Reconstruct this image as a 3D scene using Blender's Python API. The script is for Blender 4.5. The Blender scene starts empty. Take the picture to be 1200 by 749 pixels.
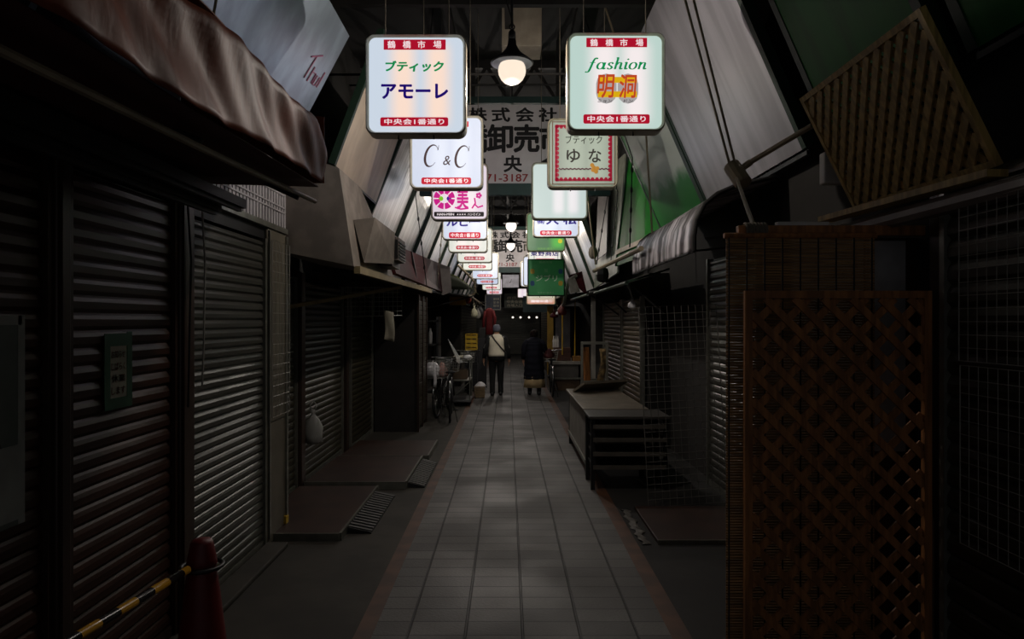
import bpy, bmesh, math, random
from mathutils import Vector, Matrix
random.seed(7)
S = bpy.context.scene
COL = S.collection
PI = math.pi
# ---------------------------------------------------------------- camera, world, exposure
CAMZ = 1.67
F = 800.0
VX, VY = 595.0, 376.0
cd = bpy.data.cameras.new('camera'); cam = bpy.data.objects.new('camera', cd); COL.objects.link(cam)
cam.location = (0, 0, CAMZ); cam.rotation_euler = (PI/2, 0, 0)
cd.sensor_width = 36.0; cd.lens = 24.0
cd.shift_x = 5.0/1200; cd.shift_y = 1.5/1200
cd.clip_end = 200
S.camera = cam
S.view_settings.view_transform = 'Standard'
S.view_settings.look = 'None'
S.view_settings.gamma = 1.0
S.view_settings.use_curve_mapping = False
S.view_settings.exposure = 0.0
S.cycles.use_denoising = True
S.cycles.max_bounces = 8
S.cycles.sample_clamp_indirect = 4.0
W = bpy.data.worlds.new('world'); S.world = W; W.use_nodes = True
W.node_tree.nodes['Background'].inputs[0].default_value = (0.95, 0.95, 1.0, 1)
W.node_tree.nodes['Background'].inputs[1].default_value = 0.085
SIGN_L = 0.95          # radiance of the lit sign faces
BULB_E = 1.0           # radiance of the bulb globes
LAMP_W = 52.0          # light of each bulb

# ---------------------------------------------------------------- helpers
def P(px, py, d):
    return Vector(((px-VX)*d/F, d, CAMZ-(py-VY)*d/F))
def lin(c):
    return tuple((v/12.92 if v <= .04045 else ((v+.055)/1.055)**2.4) for v in c)
def rgb(r, g, b): return lin((r/255, g/255, b/255))

class NT:
    def __init__(s, name):
        s.m = bpy.data.materials.new(name); s.m.use_nodes = True
        s.t = s.m.node_tree; s.n = s.t.nodes; s.l = s.t.links
        s.b = s.n['Principled BSDF']
    def add(s, typ, **kw):
        nd = s.n.new(typ)
        for k, v in kw.items(): setattr(nd, k, v)
        return nd
    def math(s, op, a, b=None):
        nd = s.n.new('ShaderNodeMath'); nd.operation = op
        for i, v in enumerate((a, b)):
            if v is None: continue
            if isinstance(v, (int, float)): nd.inputs[i].default_value = v
            else: s.l.new(v, nd.inputs[i])
        return nd.outputs[0]
    def mix(s, f, a, b):
        nd = s.n.new('ShaderNodeMix'); nd.data_type = 'RGBA'
        for idx, v in ((0, f), (6, a), (7, b)):
            if isinstance(v, (int, float)): nd.inputs[idx].default_value = v
            elif isinstance(v, tuple): nd.inputs[idx].default_value = (*v, 1)
            else: s.l.new(v, nd.inputs[idx])
        return nd.outputs[2]
    def noise(s, scale, detail=4, vec=None):
        nd = s.n.new('ShaderNodeTexNoise'); nd.inputs['Scale'].default_value = scale; nd.inputs['Detail'].default_value = detail
        if vec is None: vec = s.obj()
        s.l.new(vec, nd.inputs['Vector'])
        return nd.outputs['Fac']
    def obj(s, scale=None):
        tc = s.n.new('ShaderNodeTexCoord')
        if scale is None: return tc.outputs['Object']
        mp = s.n.new('ShaderNodeMapping'); mp.inputs['Scale'].default_value = scale
        s.l.new(tc.outputs['Object'], mp.inputs['Vector'])
        return mp.outputs[0]
    def ramp(s, f, a, b):
        nd = s.n.new('ShaderNodeMapRange'); nd.inputs[1].default_value = a; nd.inputs[2].default_value = b
        nd.interpolation_type = 'SMOOTHSTEP'
        s.l.new(f, nd.inputs[0]); return nd.outputs[0]
    def bump(s, h, strength=.3, dist=.01):
        nd = s.n.new('ShaderNodeBump'); nd.inputs['Strength'].default_value = strength; nd.inputs['Distance'].default_value = dist
        s.l.new(h, nd.inputs['Height']); s.l.new(nd.outputs[0], s.b.inputs['Normal'])

_mats = {}
def M(name, c, rough=.6, metal=0.0, var=.25, scale=6.0, stretch=None, bump=0.0, dark=None, spec=.5):
    """painted / worn surface: base colour mottled with noise"""
    if name in _mats: return _mats[name]
    n = NT(name)
    c = lin(tuple(v/255 for v in c))
    d = tuple(v*(1-var) for v in c) if dark is None else lin(tuple(v/255 for v in dark))
    f = n.noise(scale, 5, n.obj(stretch) if stretch else None)
    f = n.ramp(f, .35, .68)
    n.l.new(n.mix(f, d, c), n.b.inputs['Base Color'])
    n.b.inputs['Roughness'].default_value = rough
    n.b.inputs['Metallic'].default_value = metal
    n.b.inputs['Specular IOR Level'].default_value = spec
    if bump: n.bump(f, bump)
    _mats[name] = n.m
    return n.m
def EM(name, c, strength, base=.5):
    if name in _mats: return _mats[name]
    n = NT(name); c = lin(tuple(v/255 for v in c))
    n.b.inputs['Base Color'].default_value = (*[v*base for v in c], 1)
    n.b.inputs['Emission Color'].default_value = (*c, 1)
    n.b.inputs['Emission Strength'].default_value = strength
    n.b.inputs['Roughness'].default_value = .5
    _mats[name] = n.m
    return n.m

class MB:
    def __init__(s): s.v = []; s.f = []; s.mi = []; s.cur = 0
    def add(s, vs, fs):
        o = len(s.v); s.v += [Vector(v) for v in vs]
        for f in fs: s.f.append([i+o for i in f]); s.mi.append(s.cur)
        return s
    def box(s, x0, x1, y0, y1, z0, z1):
        vs = [(x, y, z) for x in (x0, x1) for y in (y0, y1) for z in (z0, z1)]
        return s.add(vs, [(0,1,3,2),(4,6,7,5),(0,4,5,1),(2,3,7,6),(0,2,6,4),(1,5,7,3)])
    def bevbox(s, x0, x1, y0, y1, z0, z1, b=.01):
        bm = bmesh.new(); bmesh.ops.create_cube(bm, size=1)
        for v in bm.verts: v.co = Vector((x0+(v.co.x+.5)*(x1-x0), y0+(v.co.y+.5)*(y1-y0), z0+(v.co.z+.5)*(z1-z0)))
        bmesh.ops.bevel(bm, geom=bm.edges[:], offset=b, segments=2, profile=.5, affect='EDGES')
        bm.verts.index_update()
        s.add([v.co.copy() for v in bm.verts], [[v.index for v in f.verts] for f in bm.faces]); bm.free(); return s
    def prism(s, poly, off):
        n = len(poly); off = Vector(off); a = [Vector(p) for p in poly]
        s.add(a+[p+off for p in a], [list(range(n)), list(range(2*n-1, n-1, -1))]+[[i, i+n, (i+1)%n+n, (i+1)%n] for i in range(n)])
        return s
    def quadslab(s, a, b, c, d, t):
        a, b, c, d = map(Vector, (a, b, c, d)); nrm = (b-a).cross(d-a).normalized()
        return s.prism([a, b, c, d], nrm*t)
    def bar(s, a, b, w, h=None, up=(0,0,1)):
        a, b, up = Vector(a), Vector(b), Vector(up); h = h or w
        t = (b-a).normalized(); x = t.cross(up)
        if x.length < 1e-4: x = t.cross(Vector((1,0,0)))
        x.normalize(); y = x.cross(t).normalized()
        q = [a-x*w/2-y*h/2, a+x*w/2-y*h/2, a+x*w/2+y*h/2, a-x*w/2+y*h/2]
        return s.prism(q, b-a)
    def tube(s, pts, r, n=8, sy=1.0, closed=False):
        pts = [Vector(p) for p in pts]; m = len(pts)
        rr = r if isinstance(r, (list, tuple)) else [r]*m
        rings = []; prev = None
        for i, p in enumerate(pts):
            if closed: t = pts[(i+1)%m]-pts[i-1]
            else: t = pts[min(i+1, m-1)]-pts[max(i-1, 0)]
            t = t.normalized() if t.length > 1e-9 else Vector((0,0,1))
            if prev is None:
                x = t.cross(Vector((0,1,0)));
                if x.length < .15: x = t.cross(Vector((1,0,0)))
            else: x = prev-t*prev.dot(t)
            if x.length < 1e-6: x = t.orthogonal()
            x.normalize(); prev = x; y = t.cross(x)
            rings.append([p+(x*math.cos(2*PI*k/n)+y*math.sin(2*PI*k/n)*sy)*rr[i] for k in range(n)])
        vs = [v for g in rings for v in g]; fs = []
        for i in range(m if closed else m-1):
            j = (i+1)%m
            for k in range(n): fs.append((i*n+k, i*n+(k+1)%n, j*n+(k+1)%n, j*n+k))
        if not closed: fs += [list(range(n-1, -1, -1)), list(range((m-1)*n, m*n))]
        return s.add(vs, fs)
    def rings(s, rings, cap=True, closed=True):
        """loft through rings of equal point count"""
        n = len(rings[0]); vs = [Vector(v) for g in rings for v in g]; fs = []
        for i in range(len(rings)-1):
            for k in range(n if closed else n-1): fs.append((i*n+k, i*n+(k+1)%n, (i+1)*n+(k+1)%n, (i+1)*n+k))
        if cap: fs += [list(range(n-1, -1, -1)), list(range((len(rings)-1)*n, len(rings)*n))]
        return s.add(vs, fs)
    def lathe(s, prof, c=(0,0,0), n=20):
        c = Vector(c)
        return s.rings([[c+Vector((r*math.cos(2*PI*k/n), r*math.sin(2*PI*k/n), z)) for k in range(n)] for r, z in prof])
    def ball(s, c, r, n=12, sz=None):
        r = r if isinstance(r, (tuple, list)) else (r, r, r); c = Vector(c); g = []
        for i in range(1, 10):
            a = PI*i/10-PI/2
            g.append([c+Vector((r[0]*math.cos(a)*math.cos(2*PI*k/n), r[1]*math.cos(a)*math.sin(2*PI*k/n), r[2]*math.sin(a))) for k in range(n)])
        return s.rings(g)
    def torus(s, c, R, r, ax='y', n=28, m=6, a0=0, a1=2*PI):
        c = Vector(c); full = abs(a1-a0-2*PI) < 1e-3; pts = []
        cnt = n if full else n+1
        for k in range(cnt):
            a = a0+(a1-a0)*k/n; u, w = R*math.cos(a), R*math.sin(a)
            pts.append(c+(Vector((u, 0, w)) if ax == 'y' else Vector((0, u, w)) if ax == 'x' else Vector((u, w, 0))))
        return s.tube(pts, r, m, closed=full)
    def grid(s, fn, nu, nv, thick=0.0):
        vs = [Vector(fn(i/nu, j/nv)) for i in range(nu+1) for j in range(nv+1)]
        fs = [(i*(nv+1)+j, (i+1)*(nv+1)+j, (i+1)*(nv+1)+j+1, i*(nv+1)+j+1) for i in range(nu) for j in range(nv)]
        s.add(vs, fs)
        return s
    def build(s, name, mat, parent=None, smooth=False, thick=0.0, origin=None):
        if parent is not None:
            r = parent
            while r.parent: r = r.parent
            org = r.location.copy()
        elif origin is not None: org = Vector(origin)
        else:
            xs = [v.x for v in s.v]; ys = [v.y for v in s.v]; zs = [v.z for v in s.v]
            org = Vector(((min(xs)+max(xs))/2, (min(ys)+max(ys))/2, min(zs)))
        me = bpy.data.meshes.new(name)
        me.from_pydata([v-org for v in s.v], [], s.f)
        mats = mat if isinstance(mat, (list, tuple)) else [mat]
        for m in mats: me.materials.append(m)
        for p, i in zip(me.polygons, s.mi): p.material_index = i; p.use_smooth = smooth
        bm = bmesh.new(); bm.from_mesh(me); bmesh.ops.recalc_face_normals(bm, faces=bm.faces[:]); bm.to_mesh(me); bm.free()
        o = bpy.data.objects.new(name, me); COL.objects.link(o)
        if parent is not None: o.parent = parent
        else: o.location = org
        if thick:
            md = o.modifiers.new('solidify', 'SOLIDIFY'); md.thickness = thick; md.offset = 0
        if smooth and hasattr(me, 'shade_smooth_by_angle'): pass
        return o
def tag(o, label, cat, group=None, kind=None):
    if label: o['label'] = label
    if cat: o['category'] = cat
    if group: o['group'] = group
    if kind: o['kind'] = kind
    return o
def thing(name, label, cat, loc=(0,0,0), group=None):
    o = bpy.data.objects.new(name, None); COL.objects.link(o); o.location = loc; o.empty_display_size = .1
    return tag(o, label, cat, group)
def struct(o): o['kind'] = 'structure'; return o
def copy_tree(o, parent=None):
    c = o.copy(); COL.objects.link(c)
    if parent is not None: c.parent = parent
    for ch in list(o.children): copy_tree(ch, c)
    return c

def rrect(x0, x1, z0, z1, r, n=6):
    pts = []
    for cx, cz, a in ((x1-r, z1-r, 0), (x0+r, z1-r, PI/2), (x0+r, z0+r, PI), (x1-r, z0+r, 3*PI/2)):
        for k in range(n+1):
            t = a+PI/2*k/n; pts.append((cx+r*math.cos(t), cz+r*math.sin(t)))
    return pts
_tc = {}
def text_geo(body, bold=0.0, shear=0.0, space=1.0):
    key = (body, bold, shear, space)
    if key in _tc: return _tc[key]
    cu = bpy.data.curves.new('txt', 'FONT'); cu.body = body; cu.size = 1; cu.offset = bold; cu.shear = shear
    cu.space_character = space; cu.resolution_u = 3; cu.fill_mode = 'FRONT'
    o = bpy.data.objects.new('txt', cu); COL.objects.link(o)
    dg = bpy.context.evaluated_depsgraph_get(); dg.update()
    me = bpy.data.meshes.new_from_object(o.evaluated_get(dg))
    vs = [(v.co.x, v.co.y) for v in me.vertices]; fs = [list(p.vertices) for p in me.polygons]
    bpy.data.objects.remove(o); bpy.data.curves.remove(cu); bpy.data.meshes.remove(me)
    _tc[key] = (vs, fs); return vs, fs
def put_text(mb, body, box, place, bold=0.0, shear=0.0, space=1.0):
    """fit text into box (u0,u1,w0,w1); place(u,w) -> 3D point"""
    vs, fs = text_geo(body, 0.0, shear, space)
    if not vs: return
    offs = [(0, 0)] if bold <= 0 else [(0, 0)]+[(bold*.9*math.cos(a*PI/3), bold*.9*math.sin(a*PI/3)) for a in range(6)]
    n0 = len(vs); vs = [(x+a, y+b) for a, b in offs for x, y in vs]; fs = [[i+k*n0 for i in f] for k in range(len(offs)) for f in fs]
    x0 = min(v[0] for v in vs); x1 = max(v[0] for v in vs); y0 = min(v[1] for v in vs); y1 = max(v[1] for v in vs)
    u0, u1, w0, w1 = box
    out = [Vector(place(u0+(x-x0)/max(x1-x0, 1e-6)*(u1-u0), w0+(y-y0)/max(y1-y0, 1e-6)*(w1-w0))) for x, y in vs]
    mb.add([p-Vector((0, .00025*(i//n0), 0)) for i, p in enumerate(out)], fs)

# ---------------------------------------------------------------- materials
def floor_material():
    n = NT('paving_tiles'); tc = n.add('ShaderNodeTexCoord'); sp = n.add('ShaderNodeSeparateXYZ'); n.l.new(tc.outputs['Object'], sp.inputs[0])
    br = n.add('ShaderNodeTexBrick'); br.offset = 0; br.squash = 1
    mp = n.add('ShaderNodeMapping'); mp.inputs['Location'].default_value = (-.08+.306*20, .03+.166*400, 0)
    n.l.new(tc.outputs['Object'], mp.inputs[0]); n.l.new(mp.outputs[0], br.inputs['Vector'])
    br.inputs['Scale'].default_value = 1; br.inputs['Brick Width'].default_value = .306; br.inputs['Row Height'].default_value = .166
    br.inputs['Mortar Size'].default_value = .0065; br.inputs['Mortar Smooth'].default_value = .25; br.inputs['Bias'].default_value = 0
    br.inputs['Color1'].default_value = (.118, .110, .103, 1); br.inputs['Color2'].default_value = (.055, .052, .049, 1); br.inputs['Mortar'].default_value = (.010, .010, .010, 1)
    # long joints are deeper
    fx = n.math('FRACT', n.math('DIVIDE', n.math('ADD', sp.outputs[0], -.08+.306*20), .306))
    e = n.math('MINIMUM', fx, n.math('SUBTRACT', 1.0, fx))
    lj = n.ramp(e, .012, .03)
    sm = n.ramp(n.noise(1.3, 4), .3, .7); fine = n.ramp(n.noise(60, 3), .3, .75)
    c = n.mix(n.math('MULTIPLY', sm, .45), br.outputs['Color'], (.062, .06, .058))
    c = n.mix(n.math('MULTIPLY', fine, .35), c, (.05, .048, .046))
    c = n.mix(lj, (.012, .012, .012), c)
    n.l.new(c, n.b.inputs['Base Color'])
    r = n.math('ADD', n.math('MULTIPLY', sm, .18), .52); n.l.new(r, n.b.inputs['Roughness'])
    h = n.math('SUBTRACT', n.math('ADD', n.math('MULTIPLY', lj, 1.0), n.math('MULTIPLY', fine, .18)), br.outputs['Fac'])
    n.bump(h, .7, .006)
    return n.m
def concrete(name, c, rough=.8):
    return M(name, c, rough, 0, .4, 3.0, None, .15)
def wood(name, c, axis='z', rough=.6):
    if name in _mats: return _mats[name]
    st = {'x': (1.5, 18, 18), 'y': (18, 1.5, 18), 'z': (18, 18, 1.5)}[axis]
    return M(name, c, rough, 0, .5, 2.0, st, .1)
def film_material():
    """slightly rippled silvery corrugated sheet that mirrors the signs in streaks"""
    n = NT('silvery_sheet')
    v = n.obj((1, 1, 1))
    st = n.obj((.3, 9, .3)); f = n.noise(1.6, 4, st)
    big = n.noise(.9, 3)
    col = n.mix(n.ramp(f, .3, .7), rgb(205, 203, 200), rgb(250, 248, 246))
    col = n.mix(n.math('MULTIPLY', n.ramp(big, .5, .8), .5), col, rgb(140, 128, 112))
    n.l.new(col, n.b.inputs['Base Color'])
    n.b.inputs['Metallic'].default_value = .5
    n.l.new(n.math('ADD', n.math('MULTIPLY', f, .2), .24), n.b.inputs['Roughness'])
    n.bump(f, .12, .02)
    return n.m
FILM = film_material()
def sign_face(name, edge, mid, c1=-.16, c2=.16, wid=.09, L=SIGN_L, w=.68):
    """backlit acrylic: two upright tubes show through"""
    if name in _mats: return _mats[name]
    n = NT(name); tc = n.add('ShaderNodeTexCoord'); sp = n.add('ShaderNodeSeparateXYZ'); n.l.new(tc.outputs['Object'], sp.inputs[0])
    u = n.math('DIVIDE', sp.outputs[0], w)
    a = n.math('ABSOLUTE', n.math('SUBTRACT', u, c1)); b = n.math('ABSOLUTE', n.math('SUBTRACT', u, c2))
    d = n.math('MINIMUM', a, b)
    f = n.math('SUBTRACT', 1.0, n.ramp(d, .02, wid))
    zz = n.ramp(n.math('ABSOLUTE', n.math('DIVIDE', sp.outputs[2], w)), .30, .5)
    f = n.math('MULTIPLY', f, n.math('SUBTRACT', 1.0, zz))
    c = n.mix(f, lin(tuple(v/255 for v in edge)), lin(tuple(v/255 for v in mid)))
    n.l.new(c, n.b.inputs['Emission Color']); n.b.inputs['Emission Strength'].default_value = L
    n.b.inputs['Base Color'].default_value = (.25, .25, .25, 1); n.b.inputs['Roughness'].default_value = .25
    _mats[name] = n.m; return n.m

m_roof = M('dark_roof_sheet', (34, 32, 32), .8)
m_steel = M('dark_roof_steel', (46, 44, 42), .6, .3)
m_wall = M('grimy_wall', (36, 33, 30), .9)
m_black = M('black_paint', (16, 16, 17), .5)
m_brownshut = M('brown_shutter', (62, 36, 25), .38, .1, .35, 3, (1, .6, 8), 0, None, .35)
m_greyshut = M('grey_shutter', (80, 79, 72), .36, .35, .3, 3, (1, .6, 8))
m_oliveshut = M('olive_shutter', (52, 47, 32), .45, .2, .3, 3, (1, .6, 8))
m_tanshut = M('tan_shutter', (84, 72, 56), .45, .2, .3, 3, (1, .6, 8))
m_post = M('brown_post', (60, 44, 36), .4, .3)
m_alu = M('aged_aluminium', (150, 150, 140), .35, .7, .25, 8)
m_fascia = M('pale_corrugated_fascia', (190, 186, 190), .45, .2, .2, 5)
m_olivemetal = M('olive_sign_casing', (196, 188, 164), .35, .1, .25, 9)
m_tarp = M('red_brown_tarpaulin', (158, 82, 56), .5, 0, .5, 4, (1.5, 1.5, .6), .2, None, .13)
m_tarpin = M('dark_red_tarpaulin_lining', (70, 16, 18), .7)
m_wire = M('galvanised_wire', (170, 170, 164), .4, .6)
m_wirewhite = M('white_coated_wire', (150, 148, 140), .5)
m_rope = M('grey_rope', (120, 112, 98), .9)
m_pipe = M('weathered_pipe', (150, 136, 112), .5, .2)
m_red = M('sign_red', (200, 20, 40), .5)
m_conc = concrete('stained_concrete', (56, 52, 45))
m_conc2 = concrete('dark_concrete', (34, 32, 30))
m_border = M('rust_brown_border_tile', (88, 54, 32), .6, 0, .5, 5)
m_plate = M('red_brown_platform', (58, 38, 30), .5, 0, .45, 4)
m_rubber = M('black_rubber', (26, 26, 27), .7)
m_green = M('green_painted_sheet', (18, 112, 38), .5, 0, .35, 2.0, (.4, 3, .4), 0, None, .25)
m_greenedge = M('dark_green_edge', (18, 44, 28), .5)
m_greyboard = M('silver_grey_board', (178, 176, 182), .4, .45, .25, 1.6, (.4, 4, .4), .03)
m_cream = M('cream_board', (196, 180, 158), .5, .1, .2, 1.5, (4, 4, .5))
m_canopygrey = M('grey_rendered_canopy', (142, 132, 122), .75, 0, .3, 6, None, .1)
m_maroon = M('maroon_board', (66, 17, 22), .7, 0, .3, 4, None, 0, None, .2)
m_lathw = wood('weathered_lattice_wood', (176, 146, 84), 'z')
m_trellis = wood('orange_brown_trellis_wood', (170, 112, 62), 'z')
m_bamboo = M('bamboo_blind_reed', (158, 116, 66), .6, 0, .55, 1.0, (4, 4, 90))
m_white = M('off_white_plastic', (205, 200, 195), .5, 0, .15)
m_bag = M('white_plastic_bag', (222, 220, 222), .35, 0, .2, 12, None, .3)
m_bannerw = M('grey_white_banner_board', (212, 206, 206), .7, 0, .18, 2.5)
m_ink = M('black_sign_ink', (16, 14, 16), .7)
m_redink = M('red_brown_sign_ink', (150, 42, 40), .7)
m_beamgreen = M('dark_teal_beam', (30, 60, 56), .6)
m_duct = M('beige_duct', (170, 158, 140), .6)
m_bulbfar = EM('lit_globe_far', (255, 240, 224), 2.2, .02)
m_shade = M('black_enamel_shade', (30, 30, 34), .3, .3)
m_shadein = M('white_enamel_inside', (215, 220, 228), .4)
m_bulb = EM('lit_globe', (255, 236, 214), BULB_E, .02)
m_tabletop = M('worn_table_laminate', (112, 102, 88), .5, 0, .3)
m_cabinet = M('grey_white_cabinet', (150, 146, 138), .6)
m_yellow = M('yellow_plastic', (196, 160, 30), .5)
m_cone = M('red_cone_plastic', (104, 16, 18), .5)
m_skin = M('skin', (186, 140, 112), .55)
m_blackcloth = M('black_cloth', (20, 20, 22), .85)
m_navy = M('navy_quilted_cloth', (18, 19, 30), .85, 0, .25, 6, None, 0, None, .2)
m_offwhite = M('off_white_quilted_cloth', (236, 227, 206), .8, 0, .12, 10)
m_beige = M('beige_skirt_cloth', (164, 142, 104), .85)
m_greycap = M('grey_knit', (104, 106, 120), .9)
m_hair = M('dark_hair', (22, 13, 10), .8, 0, .3, 20, None, 0, None, .1)
m_chrome = M('bicycle_chrome', (150, 150, 150), .25, .9)
m_clear = M('green_tape', (34, 92, 62), .5)
m_paper = M('aged_paper', (176, 170, 150), .8)

# ---------------------------------------------------------------- the setting
floor = struct(MB().box(-.72, .866, -1, 40, -.2, 0).build('floor', floor_material(), origin=(0, 0, 0)))
struct(MB().box(-.815, -.72, -1, 40, -.2, .001).build('trim_1', m_border))
struct(MB().box(.866, .97, -1, 40, -.2, .001).build('trim_2', m_border))
struct(MB().box(-3.0, -.815, -1, 40, -.2, 0).build('floor_left', m_conc))
struct(MB().box(.97, 3.2, -1, 40, -.2, 0).build('floor_right', m_conc2))
struct(MB().box(-2.05, -1.885, -1, 5.36, 0, 5.4).build('wall_left', m_wall))
struct(MB().box(-2.40, -2.16, 5.36, 14, 0, 5.4).build('wall_left_recessed', m_wall))
struct(MB().box(-2.40, -1.95, 14, 34, 0, 5.4).build('wall_left_far', m_wall))
struct(MB().box(2.13, 2.4, -1, 9.0, 0, 5.4).build('wall_right', m_wall))
struct(MB().box(1.86, 2.4, 9.0, 13.0, 0, 2.3).build('wall_right_middle', m_wall))
struct(MB().box(2.13, 2.4, 9.0, 34, 0, 5.4).build('wall_right_far', m_wall))
struct(MB().box(-2.4, 2.4, 34, 34.2, 0, 5.4).build('wall_end', m_wall))
struct(MB().box(-2.4, 2.4, 1.0, 34.2, 5.4, 5.5).build('ceiling', m_roof))
for i, y in enumerate((3.0, 6.2, 9.4, 12.6, 15.8, 19.0, 22.2, 25.4)):      # roof trusses
    b = MB(); y += .35
    b.bar((-2.1, y, 4.75), (2.1, y, 4.75), .07, .12)
    b.bar((-2.1, y, 5.33), (2.1, y, 5.33), .06, .12)
    for k in range(6):
        x = -2.0+k*.68
        b.bar((x, y, 4.78), (x+.34, y, 5.3), .035, .05); b.bar((x+.34, y, 5.3), (x+.68, y, 4.78), .035, .05)
    struct(b.build('trim_%d' % (i+3), m_steel))
for i, x in enumerate((-.62, .0, .74)):
    struct(MB().box(x-.03, x+.03, 1.2, 34, 4.83, 4.93).build('trim_%d' % (i+20), m_steel))

# ---------------------------------------------------------------- rolling shutters
def slat_profile(z0, z1, pitch, depth):
    pts = [(0, z0)]; z = z0
    while z < z1-1e-6:
        h = min(pitch, z1-z)
        pts += [(depth, z+h*.16), (depth*1.0, z+h*.55), (depth*.55, z+h*.78), (0, z+h*.93)]
        z += pitch
    pts.append((0, z1)); return pts
def shutter(x, y0, y1, ztop, facing, mat, label, pitch=.075, depth=.014, zbot=.0, rails=True, group=None):
    """facing +1: street lies towards +x"""
    t = thing('rolling_shutter', label, 'shutter', (x, (y0+y1)/2, zbot), group)
    pr = slat_profile(zbot+.06, ztop-.02, pitch, depth)
    b = MB(); n = len(pr)
    vs = [(x+facing*d, y, z) for y in (y0+.03, y1-.03) for d, z in pr]
    vs += [(x-facing*.02, y, z) for y in (y0+.03, y1-.03) for z in (zbot+.06, ztop-.02)]
    fs = [(i, i+1, n+i+1, n+i) for i in range(n-1)] + [(2*n, 2*n+1, 2*n+3, 2*n+2)]
    fs += [list(range(n))+[2*n+1, 2*n], list(range(n, 2*n))+[2*n+3, 2*n+2]]
    b.add(vs, fs).build('slat_curtain', mat, t)
    xa, xb = sorted((x-facing*.02, x+facing*.022))
    MB().box(xa, xb, y0+.03, y1-.03, zbot, zbot+.06).build('bottom_bar', m_alu if mat is not m_brownshut else m_post, t)
    if rails:
        xa, xb = sorted((x-facing*.03, x+facing*.035))
        for yy in (y0, y1-.035):
            MB().box(xa, xb, yy, yy+.035, zbot, ztop).build('guide_rail', m_post if mat is m_brownshut else m_alu, t)
    return t
XL = -1.80
sh1 = shutter(XL, 1.25, 2.655, 2.32, 1, m_brownshut, 'brown rolling shutter with a faded poster on it, at the picture\'s left edge')
sh2 = shutter(XL, 2.74, 3.66, 2.32, 1, m_brownshut, 'brown rolling shutter with a small green-taped notice stuck on it')
sh3 = shutter(XL-.01, 3.82, 5.04, 2.275, 1, m_greyshut, 'grey rolling shutter under the pale corrugated fascia behind the red cone', .06, .016)
for (y0, y1, lab) in ((2.655, 2.74, 'brown upright post between the two brown rolling shutters'), (3.66, 3.82, 'brown upright post between the brown and the grey shutter')):
    b = MB(); b.bevbox(XL-.06, XL+.05, y0, y1, 0, 2.38, .008); b.box(XL+.05, XL+.062, y0+.012, y0+.03, 0, 2.36)
    tag(b.build('shutter_post', m_post), lab, 'post')
# shutter boxes and fascia of the near left shop
t = thing('shop_fascia', 'pale corrugated metal fascia above the grey shutter', 'fascia', (XL, 4.6, 2.36))
b = MB()
y = 3.78
while y < 5.46:
    b.box(XL-.05, XL+.012, y, y+.04, 2.40, 2.80); b.box(XL-.05, XL+.002, y+.04, y+.06, 2.40, 2.80); y += .06
b.build('corrugated_sheet', m_fascia, t)
b = MB()
for z in (2.52, 2.56, 2.66, 2.70): b.box(XL+.012, XL+.02, 3.78, 5.47, z, z+.012)
b.build('rib', m_fascia, t)
MB().box(XL-.05, XL+.04, 3.78, 5.47, 2.36, 2.40).build('bottom_flashing', m_alu, t)
MB().box(XL-.06, XL+.0, 3.8, 5.06, 2.275, 2.36).build('shutter_box', m_black, t)
t = thing('shutter_housing', 'dark shutter box above the two brown shutters', 'shutter box', (XL, 2.5, 2.32))
MB().bevbox(XL-.06, XL+.05, 1.25, 3.76, 2.385, 2.72, .012).build('box_cover', m_post, t)
MB().box(XL-.05, XL+.06, 1.25, 3.76, 2.32, 2.385).build('slot_trim', m_black, t)
# grey column at the end of the near left shop
t = thing('corner_column', 'grey-beige metal-clad column beside the grey shutter', 'column', (-1.88, 5.25, 0))
MB().bevbox(-1.98, -1.775, 5.05, 5.48, 0, 2.36, .012).build('cladding', M('beige_grey_cladding', (112, 106, 92), .5, .2), t)
MB().box(-1.775, -1.762, 5.06, 5.085, .05, 2.34).build('conduit', m_alu, t)
MB().box(-1.775, -1.758, 5.44, 5.47, 0, 2.34).build('corner_strip', m_alu, t)
MB().box(-1.775, -1.755, 5.41, 5.47, .06, .12).build('reflector', m_yellow, t)
tag(MB().bevbox(-1.78, -1.62, 3.8, 5.05, 0, .035, .01).build('threshold_kerb', m_conc), 'pale concrete threshold strip along the foot of the grey shutter', 'kerb')
# thin cables beside the grey shutter
for k, (yy, lab) in enumerate(((3.70, 'dark cable hanging down the post left of the grey shutter, nearer the brown shutter'), (3.87, 'thin pale cord hanging beside the grey shutter\'s left rail'))):
    tag(MB().tube([(XL+.058+.004*k, yy, 2.42), (XL+.075, yy+.02, 2.0), (XL+.07+.003*k, yy+.01, 1.55), (XL+.063, yy+.01, 1.2+.1*k)], .006, 6).build('hanging_cable', m_black if k == 0 else m_wirewhite), lab, 'cable')
# poster and notice
t = thing('wall_poster', 'faded taped portrait poster on the leftmost brown shutter', 'poster', (XL+.02, 2.25, .93))
MB().box(XL+.016, XL+.02, 1.95, 2.50, .93, 1.68).build('sheet', M('poster_paper', (96, 104, 98), .4), t)
b = MB(); b.add([(XL+.0215, 2.25+.13*math.cos(a), 1.42+.17*math.sin(a)) for a in [2*PI*k/24 for k in range(24)]], [list(range(24))]); b.add([(XL+.0215, 2.02, 1.08), (XL+.0215, 2.47, 1.08), (XL+.0215, 2.38, 1.26), (XL+.0215, 2.10, 1.26)], [(0,1,2,3)])
b.build('portrait_print', M('poster_dark_ink', (40, 34, 34), .5), t)
b = MB(); put_text(b, '市場', (2.30, 2.44, 1.11, 1.17), lambda u, w: (XL+.0222, u, w), .02); b.build('lettering', m_black, t)
b = MB(); b.box(XL+.02, XL+.0215, 2.48, 2.515, .93, 1.69); b.box(XL+.02, XL+.0215, 1.95, 2.5, 1.655, 1.69); b.box(XL+.02, XL+.023, 2.38, 2.50, .95, 1.22)
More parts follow.
